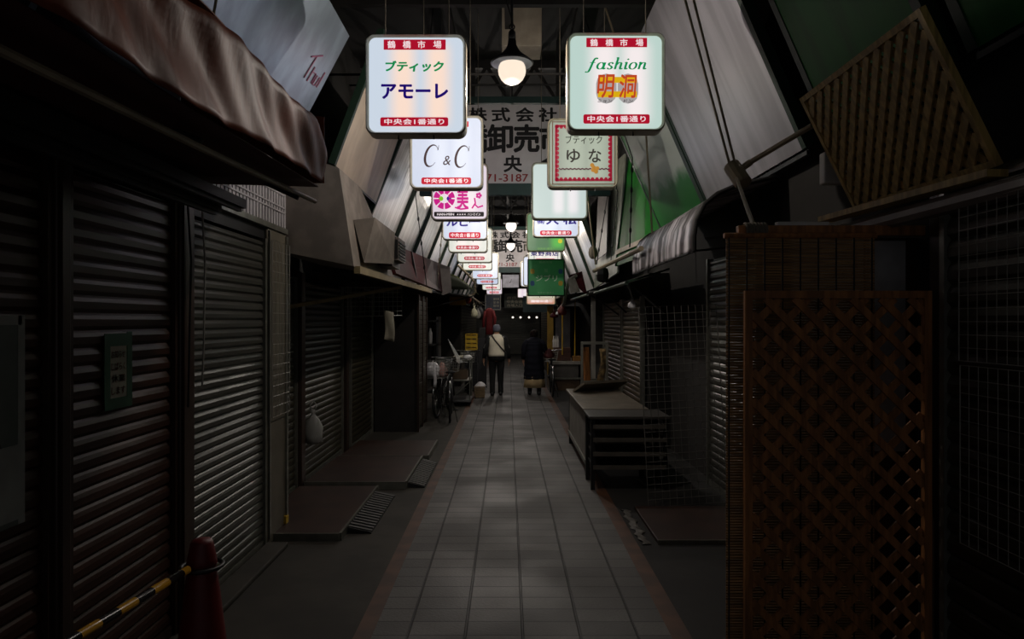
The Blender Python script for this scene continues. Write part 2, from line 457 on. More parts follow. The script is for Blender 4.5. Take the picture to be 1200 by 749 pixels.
b.build('tape', M('cloudy_tape', (150, 152, 146), .3), t)
t = thing('taped_notice', 'small paper notice framed in green tape on the brown shutter', 'notice', (XL+.02, 3.05, 1.3))
y0, y1, z0, z1 = 3.02, 3.22, 1.29, 1.60
MB().box(XL+.016, XL+.02, y0, y1, z0, z1).build('sheet', m_paper, t)
b = MB(); b.box(XL+.02, XL+.0225, y0-.01, y0+.035, z0-.02, z1+.01); b.box(XL+.02, XL+.0225, y1-.03, y1+.012, z0-.02, z1+.02); b.box(XL+.02, XL+.0228, y0-.01, y1+.01, z1-.045, z1+.012); b.box(XL+.02, XL+.0228, y0-.01, y1+.01, z0-.02, z0+.03)
b.build('green_tape', m_clear, t)
b = MB()
for k in range(4): put_text(b, ['お知らせ', 'しばらく', '休業', 'します'][k], (3.065, 3.175, 1.50-.055*k, 1.535-.055*k), lambda u, w: (XL+.0215, u, w), .01)
b.build('lettering', m_redink, t)

# recessed shop on the left
shutter(-2.10, 5.6, 6.72, 2.1, 1, m_oliveshut, 'dark olive shutter just past the grey-beige column, above the brown platform', .07)
shutter(-2.10, 6.9, 8.6, 2.1, 1, m_oliveshut, 'dark olive shutter with a white bag hung on it', .07)
shutter(-2.04, 8.75, 10.2, 2.1, 1, m_oliveshut, 'dark olive shutter deepest in the recess behind the third ramp', .07)
for y0, lab in ((6.73, 'dark upright between the first two recessed olive shutters'), (8.61, 'dark upright between the second and third recessed olive shutters')):
    tag(MB().bevbox(-2.15, -2.03, y0, y0+.13, 0, 2.15, .008).build('shutter_post', m_post), lab, 'post')
# projecting booth with narrow shutter at its street side
t = thing('shop_booth', 'narrow dark booth standing forward with a closed olive shutter on its street side', 'booth', (-1.66, 9.9, 0))
MB().box(-2.0, -1.36, 10.25, 11.3, 0, 2.06).build('booth_wall', m_wall, t)
b = MB()
for k in range(26): b.bevbox(-1.36, -1.345, 10.28, 11.28, .06+.074*k, .06+.074*k+.066, .005)
b.build('shutter_curtain', m_oliveshut, t)
for yy in (10.25, 10.76, 11.27): MB().box(-1.36, -1.33, yy-.02, yy+.03, 0, 2.06).build('guide_rail', m_post, t)
# platforms and ramps
def platform(x0, x1, y0, y1, h, label, edge=True):
    t = thing('floor_platform', label, 'platform', ((x0+x1)/2, (y0+y1)/2, 0))
    MB().bevbox(x0, x1-.02, y0, y1, 0, h, .006).build('deck', m_plate, t)
    MB().box(x1-.02, x1, y0, y1, 0, h+.006).build('metal_edge', m_alu, t)
    MB().box(x0, x1-.02, y0-.012, y0, 0, h+.004).build('front_edge', m_alu, t)
def ramp(x0, x1, y0, y1, h, label):
    t = thing('kerb_ramp', label, 'ramp', ((x0+x1)/2, (y0+y1)/2, 0))
    MB().prism([(x0, y0, 0), (x1, y0, 0), (x1, y0, .012), (x0, y0, h)], (0, y1-y0, 0)).build('wedge', m_rubber, t)
    b = MB(); n = int((y1-y0)/.07)
    for k in range(n):
        y = y0+.02+k*.07
        b.prism([(x0, y, h), (x1, y, .012), (x1, y, .02), (x0, y, h+.008)], (0, .03, 0))
    b.build('tread', M('ramp_tread', (60, 58, 56), .6), t)
platform(-2.04, -1.26, 5.18, 6.68, .055, 'dark red-brown platform with bright metal edge beside the grey-beige column')
ramp(-1.255, -1.07, 5.35, 6.5, .05, 'black ribbed kerb ramp along the nearest left platform')
platform(-2.02, -1.0, 6.78, 8.08, .07, 'red-brown platform with a metal rim under the white bag')
ramp(-.995, -.83, 6.82, 8.0, .055, 'black ribbed kerb ramp along the middle left platform')
platform(-2.0, -.94, 8.14, 9.2, .06, 'farthest of the three left platforms beside the projecting booth')

# ---------------------------------------------------------------- left canopies
t = thing('tarpaulin_awning', 'glossy red-brown tarpaulin awning over the near left shop', 'awning', (-1.2, 2.6, 2.3))
def tarp(u, v):
    y = 1.0+u*2.72
    sag = .012*math.sin(u*9.5+.6)*math.sin(u*3.1)
    x = -1.0-.025*math.sin(v*PI)*(.5+.5*math.sin(u*17+v*3))+.008*math.sin(u*31+v*5)*(1-v)+.02*math.sin(6*u+5*v)*v+.006*math.sin(u*67+v*9)
    z = 2.42+.05*(1-u)*0-.09*(1-u)+v*(.37+.02*math.sin(u*14))+sag*(1-v*.5)
    if v > .86: x -= (v-.86)*.9
    return (x, y, z)
MB().grid(tarp, 90, 16).build('valance', m_tarp, t, True, .006)
b = MB(); b.grid(lambda u, v: (-1.10-.66*v, 1.0+u*2.72, 2.80+.02*math.sin(u*14)+.10*v), 30, 6); b.build('top_sheet', m_tarp, t, True, .006)
b = MB(); b.grid(lambda u, v: (-1.0-.08*math.sin(v*PI*.5)-.70*v, 3.72+.0*v, 2.42+(1-v)*.0+u*(.36+.12*v)), 8, 8); b.build('end_flap', m_tarp, t, True, .006)
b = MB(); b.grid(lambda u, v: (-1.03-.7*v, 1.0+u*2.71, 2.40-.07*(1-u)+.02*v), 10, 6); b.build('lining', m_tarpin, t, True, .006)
MB().tube([(-1.12, 1.0, 2.25), (-1.13, 2.6, 2.31), (-1.13, 4.0, 2.37)], .014).build('front_bar', m_pipe, t)
for yy in (1.3, 2.5, 3.65): MB().tube([(-1.76, yy, 2.62), (-1.12, yy, 2.325-.0*yy)], .011).build('arm', m_steel, t)
# wall rails under the awning (two long channel rails)
for k, (x, z, lab) in enumerate(((-1.50, 2.30, 'long dark channel rail under the tarpaulin awning, the one nearer the street'), (-1.58, 2.26, 'long dark channel rail under the tarpaulin awning, the one nearer the shutters'))):
    b = MB(); b.box(x-.03, x+.03, 1.2, 3.70+.14*(1-k), z, z+.05); b.box(x-.012, x+.012, 1.22, 3.68+.14*(1-k), z-.02, z)
    t2 = thing('ceiling_rail', lab, 'rail', (x, 2.4, z)); b.build('channel', m_steel, t2)
    for yy in (1.6, 3.2): MB().box(-1.76, x, yy-.01, yy+.01, z+.045, z+.06).build('bracket', m_steel, t2)
# grey rendered canopy box beyond the column
t = thing('shop_canopy', 'grey rendered faceted canopy beyond the column on the left', 'canopy', (-1.5, 6.4, 2.1))
sec = [(-1.98, 2.26), (-1.24, 2.11), (-1.36, 2.90), (-1.50, 2.95), (-1.98, 2.58)]
sec2 = [(-1.98, 2.26), (-1.22, 2.13), (-1.34, 2.55), (-1.52, 2.96), (-1.98, 2.58)]
rA = [(x, 5.5, z) for x, z in sec]; rB = [(x, 6.3, z) for x, z in sec]; rC = [(x, 7.3, z) for x, z in sec2]
MB().rings([rA, rB, rC]).build('canopy_body', m_canopygrey, t)
hood = [P(419, 247, 5.55), P(452, 250, 6.1), P(470, 266, 6.9), P(462, 284, 6.9), P(452, 312, 6.9), P(430, 310, 5.6)]
b = MB(); b.rings([[(-1.30, 5.75, 2.52), (-1.12, 5.75, 2.54), (-1.21, 5.75, 2.16)], [(-1.30, 6.6, 2.52), (-1.09, 6.6, 2.52), (-1.10, 6.6, 2.22)]]); b.build('side_hood', m_canopygrey, t)
b = MB(); b.box(-1.12, -1.06, 6.62, 7.05, 2.26, 2.48); b.box(-1.3, -1.12, 6.62, 7.1, 2.2, 2.52); b.build('vent_box', M('vent_casing', (110, 100, 92), .6), t)
b = MB()
for k in range(7): b.box(-1.14+.012*k, -1.135+.012*k, 6.6, 6.62, 2.28, 2.46)
for k in range(6): b.box(-1.06, -1.05, 6.64, 7.03, 2.28+.03*k, 2.292+.03*k)
b.build('vent_grille', m_black, t)
# lip beam along the left eaves
tag(MB().bar((-1.225, 5.55, 2.085), (-1.20, 10.6, 2.13), .05, .06).build('eaves_beam', M('tan_beam', (150, 132, 92), .6)), 'long tan edge beam under the grey canopy on the left', 'beam')
t = thing('shop_eaves', 'dark flat eaves roof over the recessed left shutters', 'eaves', (-1.7, 8, 2.12))
b = MB(); b.quadslab((-2.10, 7.33, 2.20), (-1.26, 7.33, 2.11), (-1.24, 12.8, 2.16), (-1.9, 12.8, 2.22), .03); b.build('roof_sheet', m_black, t)
b = MB(); b.bar((-2.12, 5.9, 1.75), (-1.3, 8.3, 2.08), .035); b.build('diagonal_strut', M('tan_beam', (150, 132, 92), .6), t)
# maroon board above the eaves
t = thing('maroon_signboard', 'dark maroon board standing on the eaves past the grey canopy', 'board', (-1.3, 10, 2.2))
MB().quadslab((-1.24, 7.35, 2.17), (-1.24, 12.6, 2.19), (-1.30, 12.6, 2.72), (-1.36, 7.35, 2.52), .04).build('panel', m_maroon, t)
MB().bar((-1.235, 9.2, 2.19), (-1.31, 9.2, 2.60), .05).build('batten', m_black, t)
b = MB(); b.quadslab((-1.22, 12.65, 2.14), (-1.05, 12.7, 2.2), (-1.08, 12.7, 2.66), (-1.3, 12.65, 2.74), .04); b.build('end_panel', M('grey_end_panel', (110, 100, 96), .6), t)
# hanging wire shelf grid, paper, bag in the recess
def wire_grid(name, label, origin, u, v, nu, nv, r, mat, cat='wire panel', border=1.8):
    o, u, v = Vector(origin), Vector(u), Vector(v); t = thing(name, label, cat, o)
    b = MB()
    for i in range(1, nu): b.tube([o+u*(i/nu), o+u*(i/nu)+v], r, 4)
    nrm = u.cross(v).normalized()*r*1.6
    for j in range(1, nv): b.tube([o+v*(j/nv)+nrm, o+v*(j/nv)+u+nrm], r, 4)
    b.build('wire_mesh', mat, t)
    b = MB(); b.tube([o, o+u, o+u+v, o+v], r*border, 6, closed=True)
    b.build('border_rod', mat, t)
    return t
wire_grid('wire_grid_panel', 'dark wire grid hung under the left eaves behind the white paper', (-2.0, 8.4, 1.72), (.62, .5, .02), (0, 0, .36), 12, 6, .003, m_wire)
t = wire_grid('wire_grid_panel', 'narrow tall wire grid standing against the grey-beige column', (-1.745, 5.06, .95), (0, .40, 0), (0, 0, 1.32), 5, 17, .0022, m_wirewhite)
t = thing('hanging_paper', 'white paper sheet hung from the left eaves', 'paper', (-1.42, 8.1, 1.5))
MB().grid(lambda u, v: (-1.47+.12*u+.01*math.sin(v*5), 8.12+.02*math.sin(u*4+v*3), 1.45+.35*v-.03*u), 6, 8).build('sheet', m_paper, t, True, .002)
MB().tube([(-1.46, 8.12, 1.80), (-1.45, 8.12, 2.12)], .003, 5).build('string', m_rope, t)
def bag(name, label, c, w, h, mat=m_bag, cat='bag', parent=None, seed=1, handles=False):
    rr = random.Random(seed); g = []; n = 14; c = Vector(c)
    am = .16 if handles else .3
    prof = ((.55, 0), (.95, .08), (1.0, .3), (.9, .55), (.66, .8), (.22, 1.0)) if not handles else ((.35, 0), (.9, .08), (1.0, .3), (.92, .55), (.66, .78), (.28, .92), (.2, 1.0), (.36, 1.1))
    for r, z in prof:
        g.append([c+Vector(((r*w/2*(1+am*rr.uniform(-1, 1)))*math.cos(2*PI*k/n), (r*w*.4*(1+am*rr.uniform(-1, 1)))*math.sin(2*PI*k/n), z*h*(1+am*.4*rr.uniform(-1, 1)))) for k in range(n)])
    b = MB().rings(g)
    for sx in (-1, 1) if handles else (): b.tube([c+Vector((sx*w*.1, 0, h*1.05)), c+Vector((sx*w*.16, 0, h*1.25)), c+Vector((sx*w*.03, .01, h*1.36))], w*.03, 5)
    o = b.build(name, mat, parent, True)
    if parent is None: tag(o, label, cat)
    return o
bag('plastic_bag', 'greyish-white bag hung on the recessed olive shutter', (-2.0, 7.02, .40), .20, .32, M('dirty_white_bag', (150, 150, 146), .5), seed=3, handles=True)

# ---------------------------------------------------------------- tilted boards along the upper walls
def board(name, label, cat, corners, mat, edge=m_greenedge, t_=.03, group=None, edges=True):
    """corners: bottom-near, bottom-far, top-far, top-near"""
    c = [Vector(p) for p in corners]; ctr = sum(c, Vector())/4
    t = thing(name, label, cat, ctr, group)
    MB().quadslab(*c, t_).build('panel', mat, t)
    if edges:
        for i in range(4): 
            b = MB(); b.bar(c[i], c[(i+1)%4], .05, .06); b.build('edge_strip', edge, t)
    return t
LB = lambda y: (-1.94, y, 2.84)
b1 = board('tilted_signboard', 'blue-grey metal board with pink scrawl above the tarpaulin awning', 'signboard', [(-1.84, 2.6, 2.84), (-1.84, 5.36, 2.84), (-1.27, 5.36, 3.92), (-1.27, 2.6, 3.92)], M('blue_grey_sheet', (150, 162, 176), .32, .6, .3, 1.4, (4, 4, .6), .05), edges=False)
def on_quad(c, off=.004):
    c = [Vector(p) for p in c]; nrm = (c[1]-c[0]).cross(c[3]-c[0]).normalized()
    if nrm.z > 0: nrm = -nrm
    return lambda u, w: (c[0]*(1-u)+c[1]*u)*(1-w)+(c[3]*(1-u)+c[2]*u)*w+nrm*off
q = on_quad([(-1.84, 2.6, 2.84), (-1.84, 5.36, 2.84), (-1.27, 5.36, 3.92), (-1.27, 2.6, 3.92)], .034)
b = MB()
for st in ([(.70,.74),(.82,.86)], [(.76,.80),(.74,.52)], [(.80,.70),(.79,.52)], [(.80,.64),(.85,.66),(.85,.54)], [(.88,.66),(.87,.54),(.91,.56),(.92,.67)], [(.95,.76),(.94,.56)]):
    b.tube([q(.90+(u-.82)*.5, .66+(w-.68)*.55) for u, w in st], .006, 5)
b.build('pink_scrawl', M('pink_spray', (150, 78, 110), .6), b1)
for k, (px0, px1) in enumerate(((283, 262), (299, 278))):
    pass
for k, dy in enumerate((0, .16)):
    tag(MB().tube([(-1.15, 3.35+dy, 5.38), (-1.52, 3.35+dy, 3.2), (-1.62, 3.35+dy, 2.86)], .008, 6).build('suspension_cable', m_pipe), 'tan cable running down across the blue-grey board, %s' % ('the one nearer the street end' if k else 'the one nearer the awning'), 'cable')
board('tilted_signboard', 'plain cream board leaning over the grey canopy', 'signboard', [(-1.48, 5.75, 2.99), (-1.50, 7.62, 3.0), (-1.10, 7.62, 4.15), (-1.07, 5.75, 4.1)], m_cream)
ys = [7.75+1.9*k for k in range(13)]
FG = 'silvery sheets lining the upper left wall'
FG2 = 'silvery sheets lining the upper right wall'
for k, y in enumerate(ys):
    t = thing('silvery_wall_sheet', 'silvery reflective sheet sloping over the left shops, between dark green posts', 'wall sheet', (-1.5, y+.9, 2.3), FG)
    MB().quadslab((-1.80, y+.05, 2.36), (-1.80, y+1.85, 2.36), (-1.12, y+1.85, 4.05), (-1.12, y+.05, 4.05), -.02).build('sheet', FILM, t)
    MB().bar((-1.79, y-.02, 2.36), (-1.08, y-.02, 4.12), .05, .09).build('post', m_greenedge, t)
for k, y in enumerate([12.7+1.9*k for k in range(10)]):
    t = thing('silvery_wall_sheet', 'silvery reflective sheet sloping over the right shops, between dark posts', 'wall sheet', (1.5, y+.9, 2.3), FG2)
    MB().quadslab((1.88, y+.05, 2.38), (1.88, y+1.85, 2.38), (1.22, y+1.85, 4.1), (1.22, y+.05, 4.1), .02).build('sheet', FILM, t)
    MB().bar((1.87, y-.02, 2.38), (1.18, y-.02, 4.15), .05, .09).build('post', m_greenedge, t)
def RB(y0, y1, xb=2.02, zb=2.84, xt=1.31, zt=4.46): return [(xb, y0, zb), (xb, y1, zb), (xt, y1, zt), (xt, y0, zt)]
def rboard(label, y0, y1, mat, edge=m_greenedge, fast=True):
    c = RB(y0, y1); t = thing('tilted_signboard', label, 'signboard', (1.66, (y0+y1)/2, 2.84))
    MB().quadslab(*c, -.03).build('panel', mat, t)
    for i in (1, 3): MB().bar(c[i], c[(i+1)%4], .06, .07).build('edge_strip', edge, t)
    b = MB(); n = int((y1-y0)/.09)
    for k in range(n+1):
        y = y0+(y1-y0)*k/n
        b.bar((2.03, y, 2.80), (1.985, y, 2.90), .012)
    b.bar((2.02, y0, 2.80), (2.02, y1, 2.80), .03); b.build('lacing', m_black, t)
    b = MB()
    for k in range(n+1):
        y = y0+(y1-y0)*k/n; b.bar((1.32, y, 4.50), (1.345, y, 4.40), .012)
    b.build('lacing', m_black, t)
    return t
rboard('green sheet board nearest the camera at the top right', 1.4, 2.92, m_green)
rboard('dark green sheet board behind the leaning wooden lattice', 3.12, 4.22, m_green)
r2 = rboard('large silver-grey board with worn traces of letters at upper right', 4.58, 6.80, m_greyboard)
q = on_quad(RB(4.58, 6.80), .006)
b = MB()
for k, (u, w, du, dw) in enumerate(((.60,.62,.10,.05), (.62,.56,.07,.03), (.57,.50,.10,.04), (.60,.45,.06,.04), (.54,.38,.09,.05), (.52,.30,.10,.04), (.47,.24,.05,.03), (.55,.26,.03,.06), (.63,.69,.05,.05))):
    b.add([q(u, w), q(u+du, w+.01), q(u+du*.9, w+dw), q(u-.01, w+dw*.8)], [(0,1,2,3)])
b.build('worn_letter_trace', M('pale_letter_trace', (205, 210, 208), .5), r2)
def twotone():
    n = NT('white_and_green_board'); tc = n.add('ShaderNodeTexCoord'); sp = n.add('ShaderNodeSeparateXYZ'); n.l.new(tc.outputs['Object'], sp.inputs[0])
    z = n.math('ADD', sp.outputs[2], n.math('MULTIPLY', n.noise(3, 4), .30))
    f = n.ramp(z, .48, .66)
    y = n.ramp(n.math('ADD', sp.outputs[1], n.math('MULTIPLY', n.noise(4, 3), .3)), .75, 1.0)
    c = n.mix(f, rgb(24, 118, 40), rgb(196, 204, 196)); c = n.mix(y, c, rgb(30, 130, 46))
    n.l.new(c, n.b.inputs['Base Color']); n.b.inputs['Roughness'].default_value = .5; n.b.inputs['Specular IOR Level'].default_value = .25
    return n.m
r3 = rboard('white-over-green board with worn telephone lettering, right side', 6.92, 8.82, twotone())
q = on_quad(RB(6.92, 8.82), .006)
b = MB(); put_text(b, 'TEL 06-4859-6333', (.16, .84, .05, .19), lambda u, w: q(1-u if False else u, w), .012); 
b.v = [Vector(v) for v in b.v]
b.build('lettering', m_ink, r3)
b = MB()
for st in ([(.40,.52),(.44,.40),(.40,.36)], [(.46,.50),(.40,.44)], [(.58,.62),(.62,.50),(.57,.48)], [(.63,.58),(.57,.55)], [(.52,.48),(.52,.38)]): b.tube([q(u, w) for u, w in st], .014, 5)
b.build('worn_gold_stroke', M('worn_gold', (180, 140, 60), .5), r3)
tag(MB().bar((2.03, 6.86, 2.8), (1.28, 6.86, 4.5), .06, .07).build('board_joint_strip', m_greenedge), 'dark strip between the silver-grey and the white-over-green boards', 'strip')
t = thing('tilted_signboard', 'bright green board with a pale crack line past the telephone board', 'signboard', P(740, 300, 10))
c = [P(776, 292, 8.9), P(722, 312, 11.0), P(738, 176, 11.0), P(776, 130, 8.9)]
MB().quadslab(*c, .03).build('panel', M('bright_green_sheet', (20, 120, 30), .55, 0, .3, 3, None, 0, None, .2), t)
MB().bar(c[2], Vector((2.125, 10.9, 4.5)), .03).build('support_arm', m_steel, t); MB().bar(c[3], Vector((2.125, 9.1, 4.5)), .03).build('support_arm', m_steel, t)
MB().bar(c[1]+Vector((0, 0, .22)), c[0]+Vector((0, 0, .22)), .02, .07).build('tan_band', m_pipe, t)
for i in (1,): MB().bar(c[1], c[2], .04).build('edge_strip', m_greenedge, t)
t = thing('tilted_signboard', 'narrow white board between the bright green board and the silvery sheets', 'signboard', P(708, 330, 11.6))
c = [P(723, 320, 11.2), P(696, 338, 12.6), P(704, 205, 12.6), P(732, 180, 11.2)]
MB().quadslab(*c, .03).build('panel', M('pale_green_white_sheet', (186, 190, 172), .5), t)
b = MB(); b.prism([P(712, 296, 11.55), P(699, 306, 12.3), P(703, 205, 12.3), P(715, 190, 11.55)], (-.02, 0, 0)); b.build('grey_patch', M('grey_patch', (120, 112, 110), .5), t)

# ---------------------------------------------------------------- right near: lattice, trellis, blind, shutters
shutter(2.07, 1.3, 3.22, 2.35, -1, m_oliveshut, 'olive-brown rolling shutter at the picture\'s right edge behind the wire grids', .105, .02)
shutter(2.07, 5.6, 7.0, 2.3, -1, m_greyshut, 'dark grey rolling shutter behind the leaning white wire panel', .075)
tag(MB().bevbox(2.06, 2.125, 3.23, 3.34, 0, 2.4, .008).build('shutter_post', m_post), 'thin dark post between the right shutter and the wooden trellis', 'post')
def lattice_lines(w, h, pitch, sw):
    """centre lines of 45 degree slats clipped to a w x h rectangle"""
    out = ([], [])
    k = -h
    while k < w:
        k += pitch
        a0, a1 = max(0, k), min(w, k+h)          # rising: x-z = k
        if a1-a0 > .03: out[0].append(((a0, a0-k), (a1, a1-k)))
        a0, a1 = max(0, k), min(w, k+h)          # falling: x+z = k+h
        if a1-a0 > .03: out[1].append(((a0, k+h-a0), (a1, k+h-a1)))
    return out
def lattice_panel(label, O, U, V, w, h, pitch, sw, fw, mat, cat='lattice', ft=.03, front=1):
    O, U, V = Vector(O), Vector(U).normalized(), Vector(V).normalized(); N = U.cross(V).normalized()
    t = thing('wooden_lattice_panel', label, cat, O+U*w/2)
    g = lambda x, z, n=0: O+U*x+V*z+N*n
    up, dn = lattice_lines(w-2*fw, h-2*fw, pitch, sw)
    for lst, off in ((up, -.006*front), (dn, .006*front)):
        for (a, c) in lst:
            b = MB(); b.bar(g(a[0]+fw, a[1]+fw, off), g(c[0]+fw, c[1]+fw, off), .011, sw, V.cross(N)*0+N) if False else b.bar(g(a[0]+fw, a[1]+fw, off), g(c[0]+fw, c[1]+fw, off), sw, .011, N)
            b.build('slat', mat, t)
    for (x0, z0, x1, z1, vert) in ((0, 0, 0, h, 1), (w-fw, 0, w-fw, h, 1), (fw, 0, w-fw, 0, 0), (fw, h-fw, w-fw, h-fw, 0)):
        b = MB()
        if vert: b.bar(g(x0+fw/2, 0), g(x0+fw/2, h), fw, ft, N)
        else: b.bar(g(x0, z0+fw/2), g(x1, z0+fw/2), fw, ft, N)
        b.build('frame_rail', mat, t)
    return t
lattice_panel('tall orange-brown wooden trellis standing at the right in front of a reed blind', P(872, 376, 3.30)*1.0-Vector((0, 0, CAMZ)), (1, 0, 0), (0, 0, 1), .90, 1.815, .139, .036, .036, m_trellis, 'trellis')
FO = Vector((2.02, 3.95, 2.31)); FT = Vector((1.70, 3.95, 2.96)); FN = Vector((2.02, 2.80, 2.31))
lattice_panel('weathered lattice panel tilted under the green boards at upper right', FO, FN-FO, FT-FO, 1.15, (FT-FO).length, .096, .040, .03, m_lathw, front=-1)
t = thing('reed_blind', 'brown reed blind hanging behind the wooden trellis', 'blind', (1.5, 3.42, 0))
b = MB()
for k in range(150): b.box(1.09, 1.83, 3.405, 3.412, .03+k*.0137, .03+k*.0137+.011)
b.build('reed_sheet', m_bamboo, t)
for k in range(9): MB().box(1.10+.089*k, 1.106+.089*k, 3.400, 3.416, .03, 2.09).build('cord', m_black, t)
MB().box(1.08, 1.84, 3.40, 3.42, 0, .03).build('bottom_slat', m_trellis, t)
MB().tube([(1.08, 3.41, 2.095), (1.84, 3.41, 2.095)], .015, 8).build('top_pole', m_trellis, t)
t = thing('wooden_plank', 'brown plank with rope coils tied along the top of the reed blind', 'plank', (1.5, 3.45, 2.1))
MB().bevbox(1.16, 2.1, 3.43, 3.47, 2.10, 2.15, .004).build('board', m_trellis, t)
b = MB()
for k in range(7): b.torus((1.20+.016*k, 3.45, 2.125), .036, .008, 'x', 14, 5)
b.build('rope_coil', m_rope, t)
tag(MB().bevbox(1.36, 1.62, 3.44, 3.48, 2.15, 2.17, .003).build('white_batten', m_white), 'short white batten lying on the plank above the blind', 'batten')
tag(MB().bevbox(1.84, 2.125, 3.53, 3.55, 0, 2.1, .003).build('light_block_panel', m_post), 'dark panel added behind the right edge of the wooden trellis to block light', 'panel')  # added panel: hides the lit space behind so the trellis gaps look dark
tag(MB().box(1.84, 2.04, 3.50, 3.51, 1.0, 2.08).build('white_sheet', M('dim_white_sheet', (150, 148, 148), .7)), 'plain white sheet showing through the trellis\'s right side', 'sheet')
t = thing('eaves_board', 'tan wooden board and grey gutter under the tilted lattice', 'board', (1.9, 3.3, 2.2))
MB().quadslab((1.88, 3.95, 2.24), (1.98, 2.7, 2.24), (1.98, 2.7, 2.27), (1.88, 3.95, 2.27), .09).build('board', m_lathw, t)
MB().tube([(1.92, 3.95, 2.18), (1.97, 2.4, 2.19)], .045, 10).build('gutter', M('grey_gutter', (110, 100, 92), .5), t)
wire_grid('wire_grid_panel', 'upper white wire grid hung before the right-edge shutter', (1.93, 2.92, 1.50), (0, -.62, 0), (0, 0, .72), 11, 13, .0016, m_wirewhite)
wire_grid('wire_grid_panel', 'lower white wire grid hung before the right-edge shutter', (1.935, 2.92, .72), (0, -.62, 0), (0, 0, .76), 11, 13, .0016, m_wirewhite)
# curved white awning
t = thing('curved_awning', 'dirty white streaked curved awning on the right below the silver-grey board', 'awning', (1.7, 6.4, 2.2))
prof = [(1.42, 2.20), (1.42, 2.32), (1.44, 2.44), (1.50, 2.56), (1.60, 2.64), (1.74, 2.70), (2.10, 2.78)]
def smooth(pr, v):
    f = v*(len(pr)-1); i = min(int(f), len(pr)-2); a = f-i
    return pr[i][0]*(1-a)+pr[i+1][0]*a, pr[i][1]*(1-a)+pr[i+1][1]*a
n = NT('streaked_white_vinyl')
f1 = n.ramp(n.noise(2.2, 5, n.obj((1, 5, .7))), .42, .60)
n.l.new(n.mix(f1, rgb(60, 55, 55), rgb(214, 208, 214)), n.b.inputs['Base Color']); n.b.inputs['Roughness'].default_value = .4
m_vinyl = n.m
MB().grid(lambda u, v: (smooth(prof, v)[0]-.015*math.sin(u*40)*(v < .6), 5.2+2.5*u, smooth(prof, v)[1]), 40, 24).build('vinyl_cover', m_vinyl, t, True, .008)
MB().tube([(x, 5.2, z) for x, z in prof], .018, 8).build('end_rib', m_steel, t)
MB().tube([(x, 7.7, z) for x, z in prof], .018, 8).build('end_rib', m_steel, t)
MB().tube([(1.42, 5.2, 2.2), (1.42, 7.7, 2.2)], .012, 6).build('front_bar', m_steel, t)
for yy in (5.2, 6.4): MB().tube([(1.5, yy, 2.30), (2.1, yy, 2.36)], .010, 6).build('arm', m_steel, t)
# pole, roll and cords
t = thing('awning_crank_pole', 'tan pole with a can-shaped roller slung before the silver-grey board', 'pole', P(866, 205, 4.5))
MB().tube([P(876, 192, 4.45), P(952, 147, 4.05)], .017, 8).build('pole', m_pipe, t)
ca, cb = P(857, 194, 4.5), P(872, 216, 4.4)
MB().tube([ca, ca*.97+cb*.03, cb*.97+ca*.03, cb], [.045, .055, .055, .045], 14).build('roller', m_pipe, t)
MB().tube([P(868, 198, 4.47), P(880, 190, 4.45)], .022, 8).build('coupling', m_pipe, t)
MB().tube([P(862, 205, 4.45), P(874, 240, 4.0), P(886, 272, 3.46)], .012, 6).build('lower_pole', m_pipe, t)
for k, (a, c, lab) in enumerate((((803, 0), (857, 200), 'tan cord hanging in front of the silver-grey board, the left one of two'), ((813, 0), (863, 198), 'tan cord hanging in front of the silver-grey board, the right one of two'))):
    p0 = P(*a, 4.55); p1 = P(*c, 4.5); d = (p0-p1); p2 = p1+d*((5.39-p1.z)/d.z)
    tag(MB().tube([p2, p1], .009, 6).build('hanging_rope', m_pipe), lab, 'cord')
# dark clutter behind the curved awning: wall lamp box
tag(MB().bevbox(1.96, 2.13, 4.22, 4.30, 2.52, 2.72, .01).build('junction_box', m_white), 'small pale box under the gap beside the tilted lattice', 'box')
# leaning white wire panel and its floor board
wire_grid('wire_grid_panel', 'tall white wire panel leaning beside the low rack on the right', P(760, 595, 6.12), P(853, 588, 6.22)-P(760, 595, 6.12), P(748, 360, 6.25)-P(760, 595, 6.12), 11, 27, .0025, M('dull_white_wire', (104, 102, 98), .5))
platform(1.12, 2.0, 5.1, 6.05, .03, 'low brown floor board in front of the leaning wire panel')
tag(MB().grid(lambda u, v: (1.0+.06*v+.012*math.sin(u*23)+.014*math.sin(u*41+v*7), 5.08+u*.95, .006+.006*math.sin(u*9+v*4)), 16, 4).build('torn_plastic_strip', M('grimy_plastic_strip', (104, 100, 94), .6, 0, .5, 14), None, True, .003), 'torn whitish plastic strip lying along the right border tiles', 'plastic strip')

# ---------------------------------------------------------------- right middle: cabinet, rack, stands
t = thing('display_table', 'long low table with worn pale top and grey side panel on the right', 'table', (1.15, 8.3, 0))
MB().bevbox(.80, 1.5, 7.25, 9.4, .70, .735, .006).build('table_top', m_tabletop, t)
MB().box(.84, .87, 7.3, 9.35, .10, .70).build('side_panel', m_cabinet, t)
MB().box(.84, 1.46, 7.30, 7.33, .10, .70).build('end_panel', m_cabinet, t)
for x, y in ((.86, 7.35), (1.44, 7.35), (.86, 9.3), (1.44, 9.3)): MB().box(x-.025, x+.025, y-.025, y+.025, 0, .70).build('leg', m_black, t)
MB().bar((.835, 7.3, .16), (.835, 9.35, .16), .02, .04).build('skirting_rail', m_alu, t)
t = thing('folded_board', 'pale board lying across the far end of the low display table', 'board', (1.2, 9.0, .735))
MB().quadslab((.85, 8.9, .736), (1.5, 9.35, .736), (1.5, 9.37, .766), (.85, 8.92, .766), .25).build('board', m_tabletop, t)
t = thing('slatted_rack', 'black slatted display rack in front of the low table', 'rack', (1.2, 6.9, 0))
